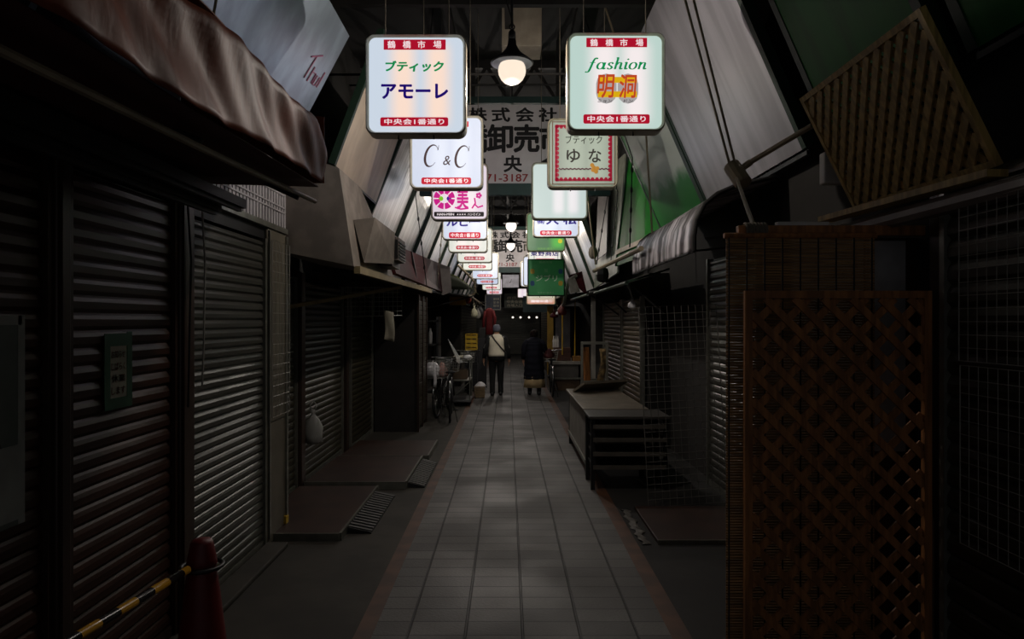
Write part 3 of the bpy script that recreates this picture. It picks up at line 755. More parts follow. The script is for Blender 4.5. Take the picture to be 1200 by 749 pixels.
for x, y in ((.84, 6.75), (1.56, 6.75), (.84, 7.18), (1.56, 7.18)): MB().box(x-.02, x+.02, y-.02, y+.02, 0, .72).build('leg', m_black, t)
for z in (.62, .49, .35, .22):
    MB().bevbox(.84, 1.56, 6.72, 7.2, z, z+.02, .003).build('shelf', m_black, t)
    MB().box(.84, 1.56, 6.705, 6.72, z-.012, z+.028).build('shelf_lip', M('dull_grey_lip', (84, 79, 72), .6), t)
MB().bevbox(.80, 1.60, 6.7, 7.22, .70, .73, .005).build('rack_top', M('dark_grey_board', (60, 56, 52), .5), t)
t = thing('metal_stand_frame', 'open grey metal stand frame behind the low table', 'stand', (1.3, 10.5, 0))
for x, y in ((1.12, 10.3), (1.50, 10.3), (1.16, 10.7), (1.54, 10.7)): MB().box(x-.016, x+.016, y-.016, y+.016, 0, 1.34).build('leg', m_alu, t)
b = MB()
for z in (1.33, .75):
    b.bar((1.12, 10.3, z), (1.50, 10.3, z), .03); b.bar((1.16, 10.7, z), (1.54, 10.7, z), .03); b.bar((1.12, 10.3, z), (1.16, 10.7, z), .03); b.bar((1.50, 10.3, z), (1.54, 10.7, z), .03)
b.build('cross_bar', m_alu, t)
tag(MB().bar((1.26, 10.45, .0), (1.20, 10.55, 1.26), .11, .03).build('leaning_plank', m_trellis), 'orange-brown plank leaning inside the grey metal stand', 'plank')
tag(MB().grid(lambda u, v: (1.40+.09*u+.03*math.sin(v*9), 10.5+.03*math.sin(v*13+u*3), .02+1.22*v), 5, 24).build('patterned_cloth', M('tan_patterned_cloth', (150, 124, 80), .8, 0, .8, 14), None, True, .02), 'tan patterned cloth roll standing in the metal stand', 'cloth')
shutter(1.80, 9.1, 10.6, 2.0, -1, m_tanshut, 'tan rolling shutter behind the metal stand on the right', .07)
shutter(1.80, 10.7, 12.7, 2.0, -1, m_tanshut, 'tan rolling shutter farther along, past the metal stand', .07)
t = thing('stall_counter', 'low grey market counter on the right past the bicycle', 'counter', (1.4, 16.2, 0))
MB().bevbox(1.02, 1.75, 16.35, 17.9, .62, .70, .01).build('counter_top', m_cabinet, t)
MB().box(1.06, 1.70, 16.41, 17.8, .30, .62).build('front_panel', M('dim_grey_panel', (84, 80, 76), .6), t)
MB().box(1.02, 1.72, 16.36, 17.8, 0, .27).build('lower_bin', M('brown_bin', (78, 58, 38), .7), t)
MB().box(1.0, 1.74, 16.31, 16.36, .27, .31).build('edge_rail', m_alu, t)
tag(MB().bevbox(1.12, 1.52, 16.45, 16.85, .70, 1.02, .01).build('wooden_crate', wood('dark_brown_box_wood', (84, 50, 34), 'x')), 'dark brown wooden box standing on the grey counter', 'box')
tag(MB().bevbox(1.56, 1.76, 16.4, 16.66, .70, .82, .01).build('cardboard_tray', M('ochre_card', (140, 98, 44), .7)), 'ochre tray beside the dark brown box on the counter', 'tray')
b = MB(); b.box(1.3, 1.7, 18.6, 18.66, .0, 2.0); tag(b.build('stall_partition', M('grey_partition', (124, 122, 126), .6)), 'pale grey partition panel behind the market counter', 'partition')
tag(MB().tube([(1.24, 15.5, .9), (1.24, 15.5, 2.2)], .013, 6).build('yellow_strap', m_yellow), 'thin yellow strap hanging above the market counter, nearer the walkway', 'strap')
tag(MB().tube([(1.62, 16.5, .82), (1.63, 16.5, 2.2)], .013, 6).build('yellow_strap', m_yellow), 'thin yellow strap hanging above the ochre tray', 'strap')
for k, x in enumerate((1.14, 1.19, 1.24)):
    tag(MB().lathe([(.01, 0), (.03, .01), (.03, .16), (.012, .24), (.012, .28)], (x-.02, 16.6, 1.02), 10).build('clear_bottle', m_white), 'whitish bottle standing on the dark brown box', 'bottle', 'bottles on the brown box')
t = thing('support_post', 'white-grey post supporting the right eaves behind the metal stand', 'post', (1.38, 11.2, 0))
MB().bevbox(1.36, 1.43, 11.1, 11.17, 0, 2.16, .005).build('shaft', M('pale_post', (150, 146, 136), .6), t)
MB().bevbox(1.33, 1.46, 11.07, 11.2, 2.1, 2.16, .005).build('bracket', m_cabinet, t)
tag(MB().box(1.15, 1.33, 19.9, 19.95, 0, 2.1).build('yellow_curtain', M('dull_yellow_cloth', (150, 118, 44), .8)), 'dull yellow hanging cloth to the right of the woman', 'curtain')
# right eaves
def eaves(label, x0, x1, y0, y1, z, mat, lip):
    t = thing('shop_eaves', label, 'eaves', ((x0+x1)/2, (y0+y1)/2, z))
    MB().quadslab((x0, y0, z), (x1, y0, z+.15), (x1, y1, z+.15), (x0, y1, z), .02).build('roof_sheet', mat, t)
    MB().tube([(x0, y0, z), (x0, y1, z)], .022, 8).build('lip_bar', lip, t)
    for yy in (y0+.3, y1-.3): MB().tube([(x1, yy, z-.35), (x0+.1, yy, z)], .012, 6).build('arm', m_steel, t)
    return t
eaves('dark green eaves sheet on the right behind the curved awning', 1.35, 1.84, 7.75, 10.6, 2.10, M('dark_green_sheet', (20, 54, 34), .6), m_greenedge)
eaves('grey-lipped eaves sheet on the right above the metal stand', 1.25, 1.84, 10.7, 13.5, 2.08, m_black, m_alu)
eaves('dark eaves sheet on the right above the market counter', 1.05, 2.12, 13.7, 20.0, 2.16, m_black, m_wirewhite)
eaves('dark eaves sheet on the left above the parked bicycles', -.75, -1.94, 13.0, 22.0, 2.16, m_black, m_pipe)
tag(MB().tube([(1.30, 10.3, 2.42), (1.35, 6.9, 2.40)], .028, 8).build('awning_bar', m_pipe), 'tan bar running under the bright green board', 'bar')
t = thing('maroon_signboard', 'small maroon board above the right eaves beside the green square sign', 'board', (1.3, 13.3, 2.3))
MB().quadslab(P(672, 330, 13.2), P(688, 344, 13.0), P(682, 318, 13.0), P(668, 322, 13.2), .04).build('panel', m_maroon, t)
MB().quadslab(P(671, 343, 13.15), P(680, 342, 13.0), P(674, 326, 13.0), P(668, 328, 13.15), .05).build('pale_panel', m_cabinet, t)
tag(MB().tube([P(655, 363, 14.5), P(661, 356, 13.8), P(664, 340, 13.4), P(667, 328, 13.2), P(675, 323, 13.0)], .035, 8).build('bent_duct', m_cabinet), 'bent grey duct at the end of the right eaves', 'duct')
tag(MB().lathe([(.04, 0), (.09, .03), (.10, .12), (.085, .21), (.03, .24)], P(706, 331, 10.6), 12).build('hanging_lamp_cover', m_black), 'dark lamp cover hanging under the tan bar on the right', 'lamp')

# chains / ties hanging from the roof
def chain(label, pts, r=.006, knots=5, mat=m_black):
    t = thing('hanging_chain', label, 'chain', pts[-1]); b = MB().tube(pts, r, 5); b.build('wire', mat, t)
    b = MB(); rr = random.Random(len(label))
    for k in range(knots):
        f = (k+.5)/knots*.9+.05; i = min(int(f*(len(pts)-1)), len(pts)-2); a = f*(len(pts)-1)-i
        p = Vector(pts[i])*(1-a)+Vector(pts[i+1])*a; b.ball(p, (r*2.2, r*2.2, r*5), 7)
    b.build('knot', mat, t); return t
def up_to(px, py, d, px2, py2, d2, z=5.4):
    a, b_ = P(px, py, d), P(px2, py2, d2); return [Vector((max(-.9, min(.95, a.x)), a.y, z)), a, b_+ (a-b_)*.5, b_]
chain('knotted wire hanging before the maroon board on the left, nearer the canopy', up_to(487, 230, 8.2, 500, 335, 8.4))
chain('knotted wire hanging before the maroon board on the left, nearer the signs', up_to(519, 260, 9.6, 512, 335, 9.8), .006, 6, m_rope)
chain('knotted wire hanging before the bright green board', up_to(741, 185, 8.4, 738, 290, 8.3), .008, 6)
chain('knotted wire hanging before the narrow white board, nearer the walkway', up_to(712, 228, 10, 699, 310, 10), .007, 5)
chain('knotted wire hanging before the narrow white board, nearer the green board', up_to(724, 225, 10, 716, 305, 10), .008, 5)
tag(MB().tube(up_to(757, 155, 7.4, 765, 285, 7.4), .011, 6).build('hanging_rope', m_pipe), 'tan cord hanging before the telephone board', 'cord')
tag(MB().tube(up_to(688, 225, 9.6, 698, 310, 9.9), .012, 6).build('hanging_rope', m_pipe), 'tan cord hanging beside the blank white sign', 'cord')
tag(MB().ball(P(695, 296, 10), (.07, .06, .10), 9).build('rope_knot', m_rope), 'grey rope knot hanging at the end of the right tan bar', 'rope knot')

# ---------------------------------------------------------------- hanging lit signs
def sign(label, x0, x1, yb, d, face, design=None, zt=None, lit=True, roff=.085, name='hanging_sign', yt=None, band=True, casing=None):
    """pixel box of the sign in the photo -> a lit box hanging from the roof purlin"""
    w = (x1-x0)*d/F; h = w if yt is None else (yb-yt)*d/F
    ctr = P((x0+x1)/2, yb, d); ctr.z += h/2
    t = thing(name, label, 'sign', ctr, 'lit signs over the walkway')
    cx, cz = ctr.x, ctr.z; th = .15; r = w*roff
    casing = casing or m_olivemetal
    # casing: rounded box with hollowed lips
    outer = rrect(-w/2, w/2, -h/2, h/2, r); mid = rrect(-w/2+.009, w/2-.009, -h/2+.009, h/2-.009, r*.95); inn = rrect(-w/2+.022, w/2-.022, -h/2+.022, h/2-.022, r*.8)
    b = MB(); loop = lambda pts, y: [(cx+u, d+y, cz+v) for u, v in pts]
    b.rings([loop(inn, .028), loop(mid, 0), loop(outer, .014), loop(outer, th-.014), loop(mid, th), loop(inn, th-.028)], cap=False)
    b.build('casing', casing, t)
    MB().prism(loop(inn, .020), (0, .02, 0)).build('front_face', face, t)
    MB().prism(loop(inn, th-.04), (0, .02, 0)).build('back_face', face, t)
    for sx in (-.32, .32):
        MB().tube([(cx+sx*w, d+th/2, cz+h/2-.02), (cx+sx*w, d+th/2, 5.40)], .004, 6).build('hanger_rod', m_rope, t)
        MB().tube([(cx+sx*w*.55, d+.03, cz-h/2+.005), (cx+sx*w*.55, d+.03, cz-h/2-.028)], [.003, .006], 5).build('drain_pin', m_black, t)
    k = w/(x1-x0)   # metres per photo pixel
    pcx, pcy = (x0+x1)/2, yb-h/k/2
    def put(mb, body, px0, px1, py0, py1, off=.001, **kw):
        put_text(mb, body, ((px0-pcx)*k, (px1-pcx)*k, -(py1-pcy)*k, -(py0-pcy)*k), lambda u, v: (cx+u, d+.020-off, cz+v), **kw)
    def plate(px0, px1, py0, py1, mat, nm, rad=.0, off=.0012, lab=None):
        pts = rrect((px0-pcx)*k, (px1-pcx)*k, -(py1-pcy)*k, -(py0-pcy)*k, max(rad*k, .0008), 3)
        o = MB().prism([(cx+u, d+.020-off, cz+v) for u, v in pts], (0, off*.8, 0)).build(nm, mat, t)
        if lab: o['label'] = lab
        return o
    def letters(items, mat, nm='lettering', parent=None, off=.002):
        mb = MB()
        for it in items: put(mb, *it[:5], off=off, **(it[5] if len(it) > 5 else {}))
        return mb.build(nm, mat, parent or t)
    def redband(px0, px1, py0, py1, body='中央会1番通り', rad=2):
        pl = plate(px0, px1, py0, py1, e_red, 'red_band', rad)
        hh = py1-py0; letters([(body, px0+(px1-px0)*.06, px1-(px1-px0)*.06, py0+hh*.17, py1-hh*.17, dict(bold=.022, space=1.12))], e_white, 'lettering', pl, .003)
    t['w'] = w
    ctx = dict(t=t, put=put, plate=plate, letters=letters, redband=redband, k=k, cx=cx, cz=cz, d=d, pcx=pcx, pcy=pcy)
    if design: design(ctx)
    elif band:
        wpx = x1-x0
        redband(x0+wpx*.2, x0+wpx*.78, yb-wpx*.18, yb-wpx*.08)
    return t
e_red = EM('lit_red_vinyl', (206, 20, 52), .62)
e_white = EM('lit_white_letters', (250, 238, 240), .80)
e_green = EM('lit_green_letters', (10, 160, 92), .62)
e_blue = EM('lit_dark_blue_letters', (40, 10, 140), .5)
e_brown = EM('lit_dark_brown_letters', (76, 52, 56), .4)
e_pink = EM('lit_pink_print', (226, 34, 150), .7)
e_lime = EM('lit_lime_print', (130, 210, 40), .8)
e_orange = EM('lit_orange_brush', (214, 80, 40), .7)
e_yel = EM('lit_yellow_print', (236, 186, 20), .8)
e_grey = EM('lit_grey_halo', (190, 186, 186), .7)
f_warm = sign_face('lit_face_warm', (206, 218, 232), (255, 226, 208), -.13, .22, .2)
f_mint = sign_face('lit_face_mint', (190, 214, 206), (250, 240, 240), -.12, .2, .24)
f_blue = sign_face('lit_face_bluish', (196, 206, 228), (214, 222, 240), -.1, .2, .2)
f_plain = sign_face('lit_face_plain', (196, 212, 208), (240, 236, 238), -.02, .24, .16)
f_pinkish = sign_face('lit_face_pinkish', (222, 208, 220), (246, 232, 236), -.15, .18, .2)
f_cream = sign_face('lit_face_cream', (226, 226, 216), (252, 238, 232), -.15, .18, .22)
f_dim = sign_face('dim_face_greenish', (140, 160, 140), (186, 204, 180), -.1, .2, .3, .55)
f_green = sign_face('lit_face_green', (16, 110, 36), (70, 200, 40), .28, .3, .25, .7)
f_dgreen = M('green_square_board', (62, 168, 98), .5, 0, .1)

def cat(pts, n=6):
    pts = [Vector((p[0], p[1], 0)) for p in pts]; out = []
    q = [pts[0]*2-pts[1]]+pts+[pts[-1]*2-pts[-2]]
    for i in range(1, len(q)-2):
        for k in range(n):
            t = k/n; a, b, c_, d_ = q[i-1], q[i], q[i+1], q[i+2]
            out.append(.5*((2*b)+(c_-a)*t+(2*a-5*b+4*c_-d_)*t*t+(3*b-a-3*c_+d_)*t**3))
    return out+[pts[-1]]
def ribbon(mb, pts, wf, place):
    """flat pen stroke whose width follows wf(t)"""
    pp = cat(pts); m = len(pp); L_, R_ = [], []
    for i, p in enumerate(pp):
        tg = (pp[min(i+1, m-1)]-pp[max(i-1, 0)]).normalized(); nn = Vector((-tg.y, tg.x, 0)); w_ = wf(i/(m-1), tg)/2
        L_.append(place(p.x+nn.x*w_, p.y+nn.y*w_)); R_.append(place(p.x-nn.x*w_, p.y-nn.y*w_))
    mb.add(L_+R_, [(i, i+1, m+i+1, m+i) for i in range(m-1)])
def pen(thick, thin): return lambda t, tg: thin+(thick-thin)*abs(tg.y)**1.3
def ellipse_pts(cx, cy, rx, ry): return [(cx+rx*math.cos(a), cy+ry*math.sin(a)) for a in [2*PI*k/12 for k in range(13)]]
FASHION = [(.95, [[(.85, 1.5), (.72, 1.66), (.56, 1.5), (.46, 1.0), (.40, .3), (.30, -.32), (.12, -.46), (-.02, -.34)], [(.16, .98), (.74, .98)]]),
 (1.05, [ellipse_pts(.42, .5, .32, .48), [(.80, 1.0), (.76, .3), (.82, .03), (1.0, .16)]]),
 (.80, [[(.62, .78), (.44, .99), (.20, .86), (.24, .62), (.50, .42), (.58, .18), (.36, .01), (.10, .20)]]),
 (1.0, [[(.02, 1.6), (.16, 1.66), (.16, .8), (.16, 0)], [(.16, .6), (.38, .96), (.62, .92), (.66, .6), (.66, .2), (.74, .02), (.92, .14)]]),
 (.52, [[(.02, .92), (.18, 1.0), (.18, .5), (.20, .1), (.28, .02), (.44, .14)], [(.18, 1.38), (.24, 1.46), (.30, 1.54)]]),
 (.95, [ellipse_pts(.42, .5, .34, .49)]),
 (1.0, [[(.02, .92), (.16, 1.0), (.16, .5), (.16, 0)], [(.16, .6), (.38, .96), (.62, .92), (.66, .6), (.66, .2), (.74, .02), (.92, .14)]])]
def d_amore(c):
    c['plate'](449, 522, 45, 57, e_red, 'red_band', .3); p = c['t'].children[-1]
    c['letters']([('鶴', 453.5, 463, 46.5, 55.5, dict(bold=.02)), ('橋', 471.5, 481, 46.5, 55.5, dict(bold=.02)), ('市', 489, 498, 46.5, 55.5, dict(bold=.02)), ('場', 507.5, 517, 46.5, 55.5, dict(bold=.02))], e_white, 'lettering', [o for o in c['t'].children if o.name.startswith('red_band')][0], .003)
    c['letters']([('ブティック', 451, 520, 70, 83, dict(bold=.05, shear=.12))], e_green)
    c['letters']([('アモーレ', 446, 525, 97, 115, dict(bold=.042))], e_blue)
    c['redband'](445, 525, 136.5, 147)
def d_fashion(c):
    pl = c['plate'](687.5, 759, 43, 54, e_red, 'red_band', .3)
    c['letters']([('鶴', 692, 701, 44.5, 53, dict(bold=.02)), ('橋', 710, 719, 44.5, 53, dict(bold=.02)), ('市', 727, 736, 44.5, 53, dict(bold=.02)), ('場', 745.5, 754.5, 44.5, 53, dict(bold=.02))], e_white, 'lettering', pl, .003)
    b = MB(); k = c['k']; x = 0; tot = sum(a for a, _ in FASHION); sx = 71/tot
    for adv, sts in FASHION:
        for st in sts:
            ribbon(b, st, pen(.23, .09), lambda u, v, x=x: (c['cx']+(688+(x+u+.22*v-.05)*sx-c['pcx'])*k, c['d']+.018, c['cz']-(80-v*8.0-c['pcy'])*k))
        x += adv
    b.build('fashion_lettering', e_green, c['t'])
    for x in (711, 736.5): c['plate'](x-12, x+12, 85, 120.5, e_grey, 'grey_halo', 11.9, .0008)
    c['plate'](702, 747, 89, 96, e_yel, 'yellow_stripe', .3, .0016); c['plate'](701, 747, 106, 113, e_yel, 'yellow_stripe', .3, .0016)
    c['letters']([('明', 700, 721, 86, 114, dict(bold=.02, shear=.1)), ('洞', 726, 747, 86, 114, dict(bold=.02, shear=.1))], e_orange, off=.003)
    c['letters']([('ミョン', 700.5, 718, 115.5, 119.5, dict(bold=.02, shear=.2)), ('ドン', 731, 742.5, 115.5, 119.5, dict(bold=.02, shear=.2))], e_brown, off=.003)
    c['redband'](684, 762, 133, 144)
def d_cc(c):
    c['plate'](495, 549, 141.5, 148, e_red, 'red_band', .3)
    k = c['k']
    for px, py in ((505.5, 182), (541.5, 183)):
        b = MB(); pl_ = lambda u, v: (c['cx']+(px+(u+.28*v)*9.0-c['pcx'])*k, c['d']+.018, c['cz']-(py-v*12.6-c['pcy'])*k)
        ribbon(b, [(math.cos(a)*.82, math.sin(a)) for a in [math.radians(38+(322-38)*i/14) for i in range(15)]], lambda t, tg: .05+.26*math.sin(PI*t)**2.2, pl_)
        ribbon(b, [(.66, .98), (.68, .75), (.66, .5)], lambda t, tg: .05+.05*t, pl_)
        b.build('serif_letter', e_brown, c['t'])
    c['letters']([('&', 519, 528, 182, 193, dict(shear=.2))], e_brown)
    c['redband'](493.5, 552, 207.5, 215.5)
def d_bijin(c):
    t = c['t']
    ctr = (520.5, 232.5); k = c['k']
    b = MB(); R = 12.5
    loc = lambda px, py, off=.0015: (c['cx']+(px-c['pcx'])*k, c['d']+.010-off, c['cz']-(py-c['pcy'])*k)
    for a0 in range(8):
        a, e = a0*PI/4+.07, (a0+1)*PI/4-.07
        n = 5; pts = [loc(ctr[0]+R*math.cos(a+(e-a)*i/n), ctr[1]+R*math.sin(a+(e-a)*i/n)) for i in range(n+1)]+[loc(ctr[0]+R*.45*math.cos(e-(e-a)*i/n), ctr[1]+R*.45*math.sin(e-(e-a)*i/n)) for i in range(n+1)]
        b.prism(pts, (0, .0008, 0))
    b.build('pink_emblem', e_pink, t)
    for px, mat, nm in ((516.5, e_lime, 'lime_dot'), (526, EM('lit_purple_print', (80, 40, 170), .6), 'purple_dot')):
        c['plate'](px-4.5, px+4.5, 228, 237, e_white, 'white_ring', 4.4, .002); c['plate'](px-2.8, px+2.8, 229.7, 235.3, mat, nm, 2.7, .003)
    c['letters']([('美', 535, 549, 219, 245, dict(bold=.03))], e_pink)
    b = MB(); b.tube([loc(p, q_) for p, q_ in ((556, 232), (557, 238), (553, 244))], .010, 5); b.tube([loc(p, q_) for p, q_ in ((556, 239), (560, 243), (566, 241))], .010, 5); b.tube([loc(p, q_) for p, q_ in ((533, 243), (540, 245), (549, 244))], .010, 5)
    for a in range(5): b.ball(loc(561+2.2*math.cos(a*2*PI/5), 229+2.2*math.sin(a*2*PI/5)), (.016, .002, .016), 7)
    b.build('pink_flourish', e_pink, t)
    pl = c['plate'](508.5, 567, 248, 253.5, EM('lit_black_band', (40, 30, 34), .4), 'black_band', 1)
    c['letters']([('HAN-MIIN', 512, 532, 249.6, 252.2, dict(bold=.03)), ('★★★★', 535, 546, 249.8, 252, {}), ('ハンミイン', 548, 563, 249.5, 252.3, dict(bold=.02))], e_white, 'lettering', pl, .003)
def d_ruby(c):
    c['letters']([('ルビー', 523, 563, 253, 265, dict(bold=.035))], e_blue)
    c['redband'](526, 563, 272, 279)
def d_yuna(c):
    t = c['t']; k = c['k']; loc = lambda px, py, off=.0016: (c['cx']+(px-c['pcx'])*k, c['d']+.010-off, c['cz']-(py-c['pcy'])*k)
    m_frame = EM('dim_crimson_print', (170, 24, 56), .5)
    b = MB(); X0, X1, Y0, Y1 = 650.5, 717.5, 146, 212
    for (a, q_, e, f) in ((X0, X0+2.2, Y0, Y1), (X1-2.2, X1, Y0, Y1), (X0, X1, Y0, Y0+2.2), (X0, X1, Y1-2.2, Y1)):
        b.prism([loc(a, e), loc(q_, e), loc(q_, f), loc(a, f)], (0, .0008, 0))
    nx, ny = 12, 12
    for i in range(nx+1):
        x = X0+2+(X1-X0-4)*i/nx
        for y in (Y0+2.4, Y1-2.4): b.prism([loc(x+2.2*math.cos(a*PI/4), y+2.2*math.sin(a*PI/4)) for a in range(8)], (0, .0008, 0))
    for i in range(ny+1):
        y = Y0+2+(Y1-Y0-4)*i/ny
        for x in (X0+2.4, X1-2.4): b.prism([loc(x+2.4*math.cos(a*PI/4), y+2.4*math.sin(a*PI/4)) for a in range(8)], (0, .0008, 0))
    b.build('crimson_lace_border', m_frame, t)
    b = MB()
    for i in range(26):
        x = 655+i*2.3; b.prism([loc(x, 196.5+(i%2)), loc(x+2.3, 196.5+((i+1)%2)), loc(x+2.3, 198+((i+1)%2)), loc(x, 198+(i%2))], (0, .0008, 0))
    b.build('lace_line', EM('dim_purple_print', (96, 40, 60), .4), t)
    b = MB()
    for a in range(6): b.ball(loc(697+3*math.cos(a), 197+4*math.sin(a*1.7)), (.02, .002, .02), 6)
    b.build('gold_bow', EM('dim_gold_print', (200, 140, 50), .5), t)
    c['letters']([('ブティック', 663, 706, 158, 168, dict(bold=.01)), ('ゆ', 664, 680, 174, 190, dict(bold=.02)), ('な', 690, 705, 174, 190, dict(bold=.02))], EM('dim_dark_letters', (56, 52, 46), .35))
    b = MB()
    for (a, q_, e, f) in ((647, 648, 142, 216), (720, 721, 142, 216), (647, 721, 142, 143), (647, 721, 215, 216)):
        b.prism([loc(a, e), loc(q_, e), loc(q_, f), loc(a, f)], (0, .0006, 0))
    b.build('brown_line', EM('dim_brown_line', (120, 80, 60), .4), t)
def d_daimatsu(c):
    c['letters']([('㈱', 629.5, 638, 255, 262.5, dict(bold=.02)), ('大', 640, 655, 250, 263, dict(bold=.03)), ('松', 660, 676, 250, 263, dict(bold=.03))], e_blue)
    c['redband'](633, 670, 270, 275.5)
def d_green(c):
    g = EM('lit_pale_green_letters', (150, 200, 120), .5)
    c['letters']([('中央会1番通り', 630, 650, 290, 292.5, dict(bold=.01))], g)
    c['plate'](654, 659, 280, 285, EM('lit_yellow_leaf', (220, 210, 60), .7), 'yellow_leaf', 2)
def d_tobu(c):
    c['letters']([('東野商店', 622, 655, 294, 300, dict(bold=.03, space=1.1))], e_blue)
    c['redband'](627, 651, 303, 308)
left = [
 ('large lit square sign at left reading アモーレ in blue', 428, 546, 157, f_warm, d_amore),
 ('lit sign with thin italic letters C & C behind the アモーレ sign', 480, 566, 221, f_blue, d_cc),
 ('lit sign with a round pink emblem and 美', 505, 572, 258, f_pinkish, d_bijin),
 ('lit bluish sign reading ルビー in thick blue letters', 518, 571.5, 281, f_blue, d_ruby),
 ('lit cream sign directly behind and below the ルビー sign', 525, 571.5, 296, f_cream, None),
 ('lit cream sign sixth from the front in the left row', 535.5, 577, 308, f_cream, None),
 ('lit cream sign seventh from the front in the left row', 542, 577, 317, f_cream, None),
 ('lit bluish-white sign eighth in the left row, jutting right of its neighbours', 553, 584, 327, f_blue, None),
 ('lit white sign ninth from the front in the left row', 558, 584, 333.5, f_blue, None),
 ('lit white sign tenth from the front in the left row', 565, 587, 340, f_cream, None),
 ('lit white sign last and smallest in the left row', 570, 588.5, 345, f_pinkish, None)]
for lab, x0, x1, yb, face, des in left:
    sign(lab, x0, x1, yb, 4.68*117.5/(x1-x0), face, des)
sign('large lit square sign at right reading fashion in green', 665, 780, 153, 4.72, f_mint, d_fashion, yt=37)
sign('dim sign with crimson lace border reading ゆな', 642, 724.5, 220, 6.55, f_dim, d_yuna, yt=138)
sign('blank pale lit sign below the ゆな sign', 623, 689, 257, 8.3, f_plain, None, band=False, yt=190)
sign('lit white sign reading ㈱大松 behind the blank sign', 624.5, 679, 278, 9.9, f_blue, d_daimatsu)
sign('lit bright green sign with a yellow leaf', 617, 662.6, 294.7, 11.7, f_green, d_green)
sign('lit white sign with blue characters above the green square board', 619, 658, 311, 13.6, f_cream, d_tobu)
sign('lit white sign half hidden left of the green square board, nearer one', 613, 648, 335, 15.6, f_blue, None, band=False)
sign('lit white sign half hidden left of the green square board, farther one', 610, 640, 336, 17.8, f_blue, None, band=False)
sign('small lit sign with purple lower edge low beside the green square board', 606.5, 617.5, 349, 24.0, f_pinkish, None, band=False)
# unlit green square board and the gradient sign below it
def d_jib(c):
    g = M('pale_green_print', (150, 205, 160), .6)
    c['letters']([('ジブリ', 628, 653, 322, 329.5, dict(bold=.015))], M('pale_print', (225, 240, 225), .6))
    c['letters']([('鶴橋市場', 632, 647, 306, 308.5, {}), ('中央会1番通り', 630, 649, 342, 344.2, {}), ('服', 638, 642, 315, 319, {})], g)
    for x, y in ((624, 318), (657, 332)): c['plate'](x-2.5, x+2.5, y-3, y+3, m_yellow, 'yellow_leaf', 2)
    for x, y in ((624, 332), (657, 318)): c['plate'](x-2.5, x+2.5, y-3, y+3, M('blue_print', (40, 90, 150), .6), 'blue_leaf', 2)
sign('unlit green square board reading ジブリ', 618.3, 662, 347, 13.0, f_dgreen, d_jib, roff=.015, yt=303.5, casing=m_greenedge)
n = NT('orange_fade_face'); tc = n.add('ShaderNodeTexCoord'); sp = n.add('ShaderNodeSeparateXYZ'); n.l.new(tc.outputs['Object'], sp.inputs[0])
n.l.new(n.mix(n.ramp(sp.outputs[2], -.12, .06), rgb(226, 100, 50), rgb(200, 196, 170)), n.b.inputs['Emission Color']); n.b.inputs['Emission Strength'].default_value = .5
def d_or(c): c['letters']([('鶴橋本通り', 622, 647, 351.5, 354.5, dict(bold=.02))], e_white)
sign('small lit sign fading from white to orange under the green square board', 617, 651, 357, 14.5, n.m, d_or, yt=343, roff=.05)

# ---------------------------------------------------------------- overhead banners
def banner(label, d, s=1.0):
    t = thing('overhead_signboard', label, 'signboard', P(602, 215, 9.0) if s == 1 else (0, d, 3.4))
    k = 9.0/F; X = lambda px: (px-VX)*k; Z = lambda py: CAMZ-(py-VY)*k
    dz = 0 if s == 1 else CAMZ+ (VY-313)*d/F - Z(215)
    g = lambda u, v: (u, d-.001-.002, v+dz)
    MB().box(X(508), X(702), d, d+.04, Z(215)+dz, Z(123)+dz).build('board', m_bannerw, t)
    b = MB()
    for ch, a in zip('株式会社', (549, 576, 604, 631)): put_text(b, ch, (X(a), X(a+22), Z(143), Z(126)), g, .035)
    for ch, a in zip('鶴橋卸売市場', (512, 541, 570.5, 601.5, 632, 662)): put_text(b, ch, (X(a), X(a+31), Z(179), Z(145.5)), g, .04)
    for ch, a in zip('中央会', (547, 590, 634)): put_text(b, ch, (X(a), X(a+22), Z(202), Z(182)), g, .035)
    b.build('lettering', m_ink, t)
    b = MB(); put_text(b, '771-3187', (X(562), X(619), Z(213), Z(204)), g, .015); b.build('phone_number', m_redink, t)
    for z0, z1, nm in ((Z(121.5), Z(114), 'top_beam'), (Z(229), Z(215.5), 'bottom_beam')):
        MB().box(-1.16, 1.35, d-.03, d+.08, z0+dz, z1+dz).build(nm, m_beamgreen, t)
    for x in (X(545)+.1, X(655)): MB().box(x-.03, x+.03, d+.08, d+.14, Z(225)+dz, 5.40).build('upright', m_steel, t)
banner('grey-white overhead board with big black characters 卸売 across the arcade, nearer one', 9.0)
banner('grey-white overhead board with black characters farther down, behind the third bulb', 19.2, 2)
# ceiling duct and crossing rods
t = thing('ceiling_duct', 'beige square duct hanging from the roof behind the nearest bulb', 'duct', (.1, 7.4, 4.7))
MB().bevbox((588-VX)*7.4/F, (635-VX)*7.4/F, 7.4, 7.8, CAMZ+(VY-54)*7.4/F, 5.40, .01).build('casing', m_duct, t)
MB().ball(((594-VX)*7.4/F, 7.4, CAMZ+(VY-23)*7.4/F), .015, 8).build('screw', m_black, t)
for y, z, lab in ((6.6, 4.05, 'thin rod crossing the arcade behind the nearest bulb'), (8.2, 4.5, 'thin rod crossing the arcade above the overhead board')):
    tag(MB().tube([(-1.9, y, z), (1.75, y, z+.01)], .012, 6).build('cross_rod', m_steel), lab, 'rod')

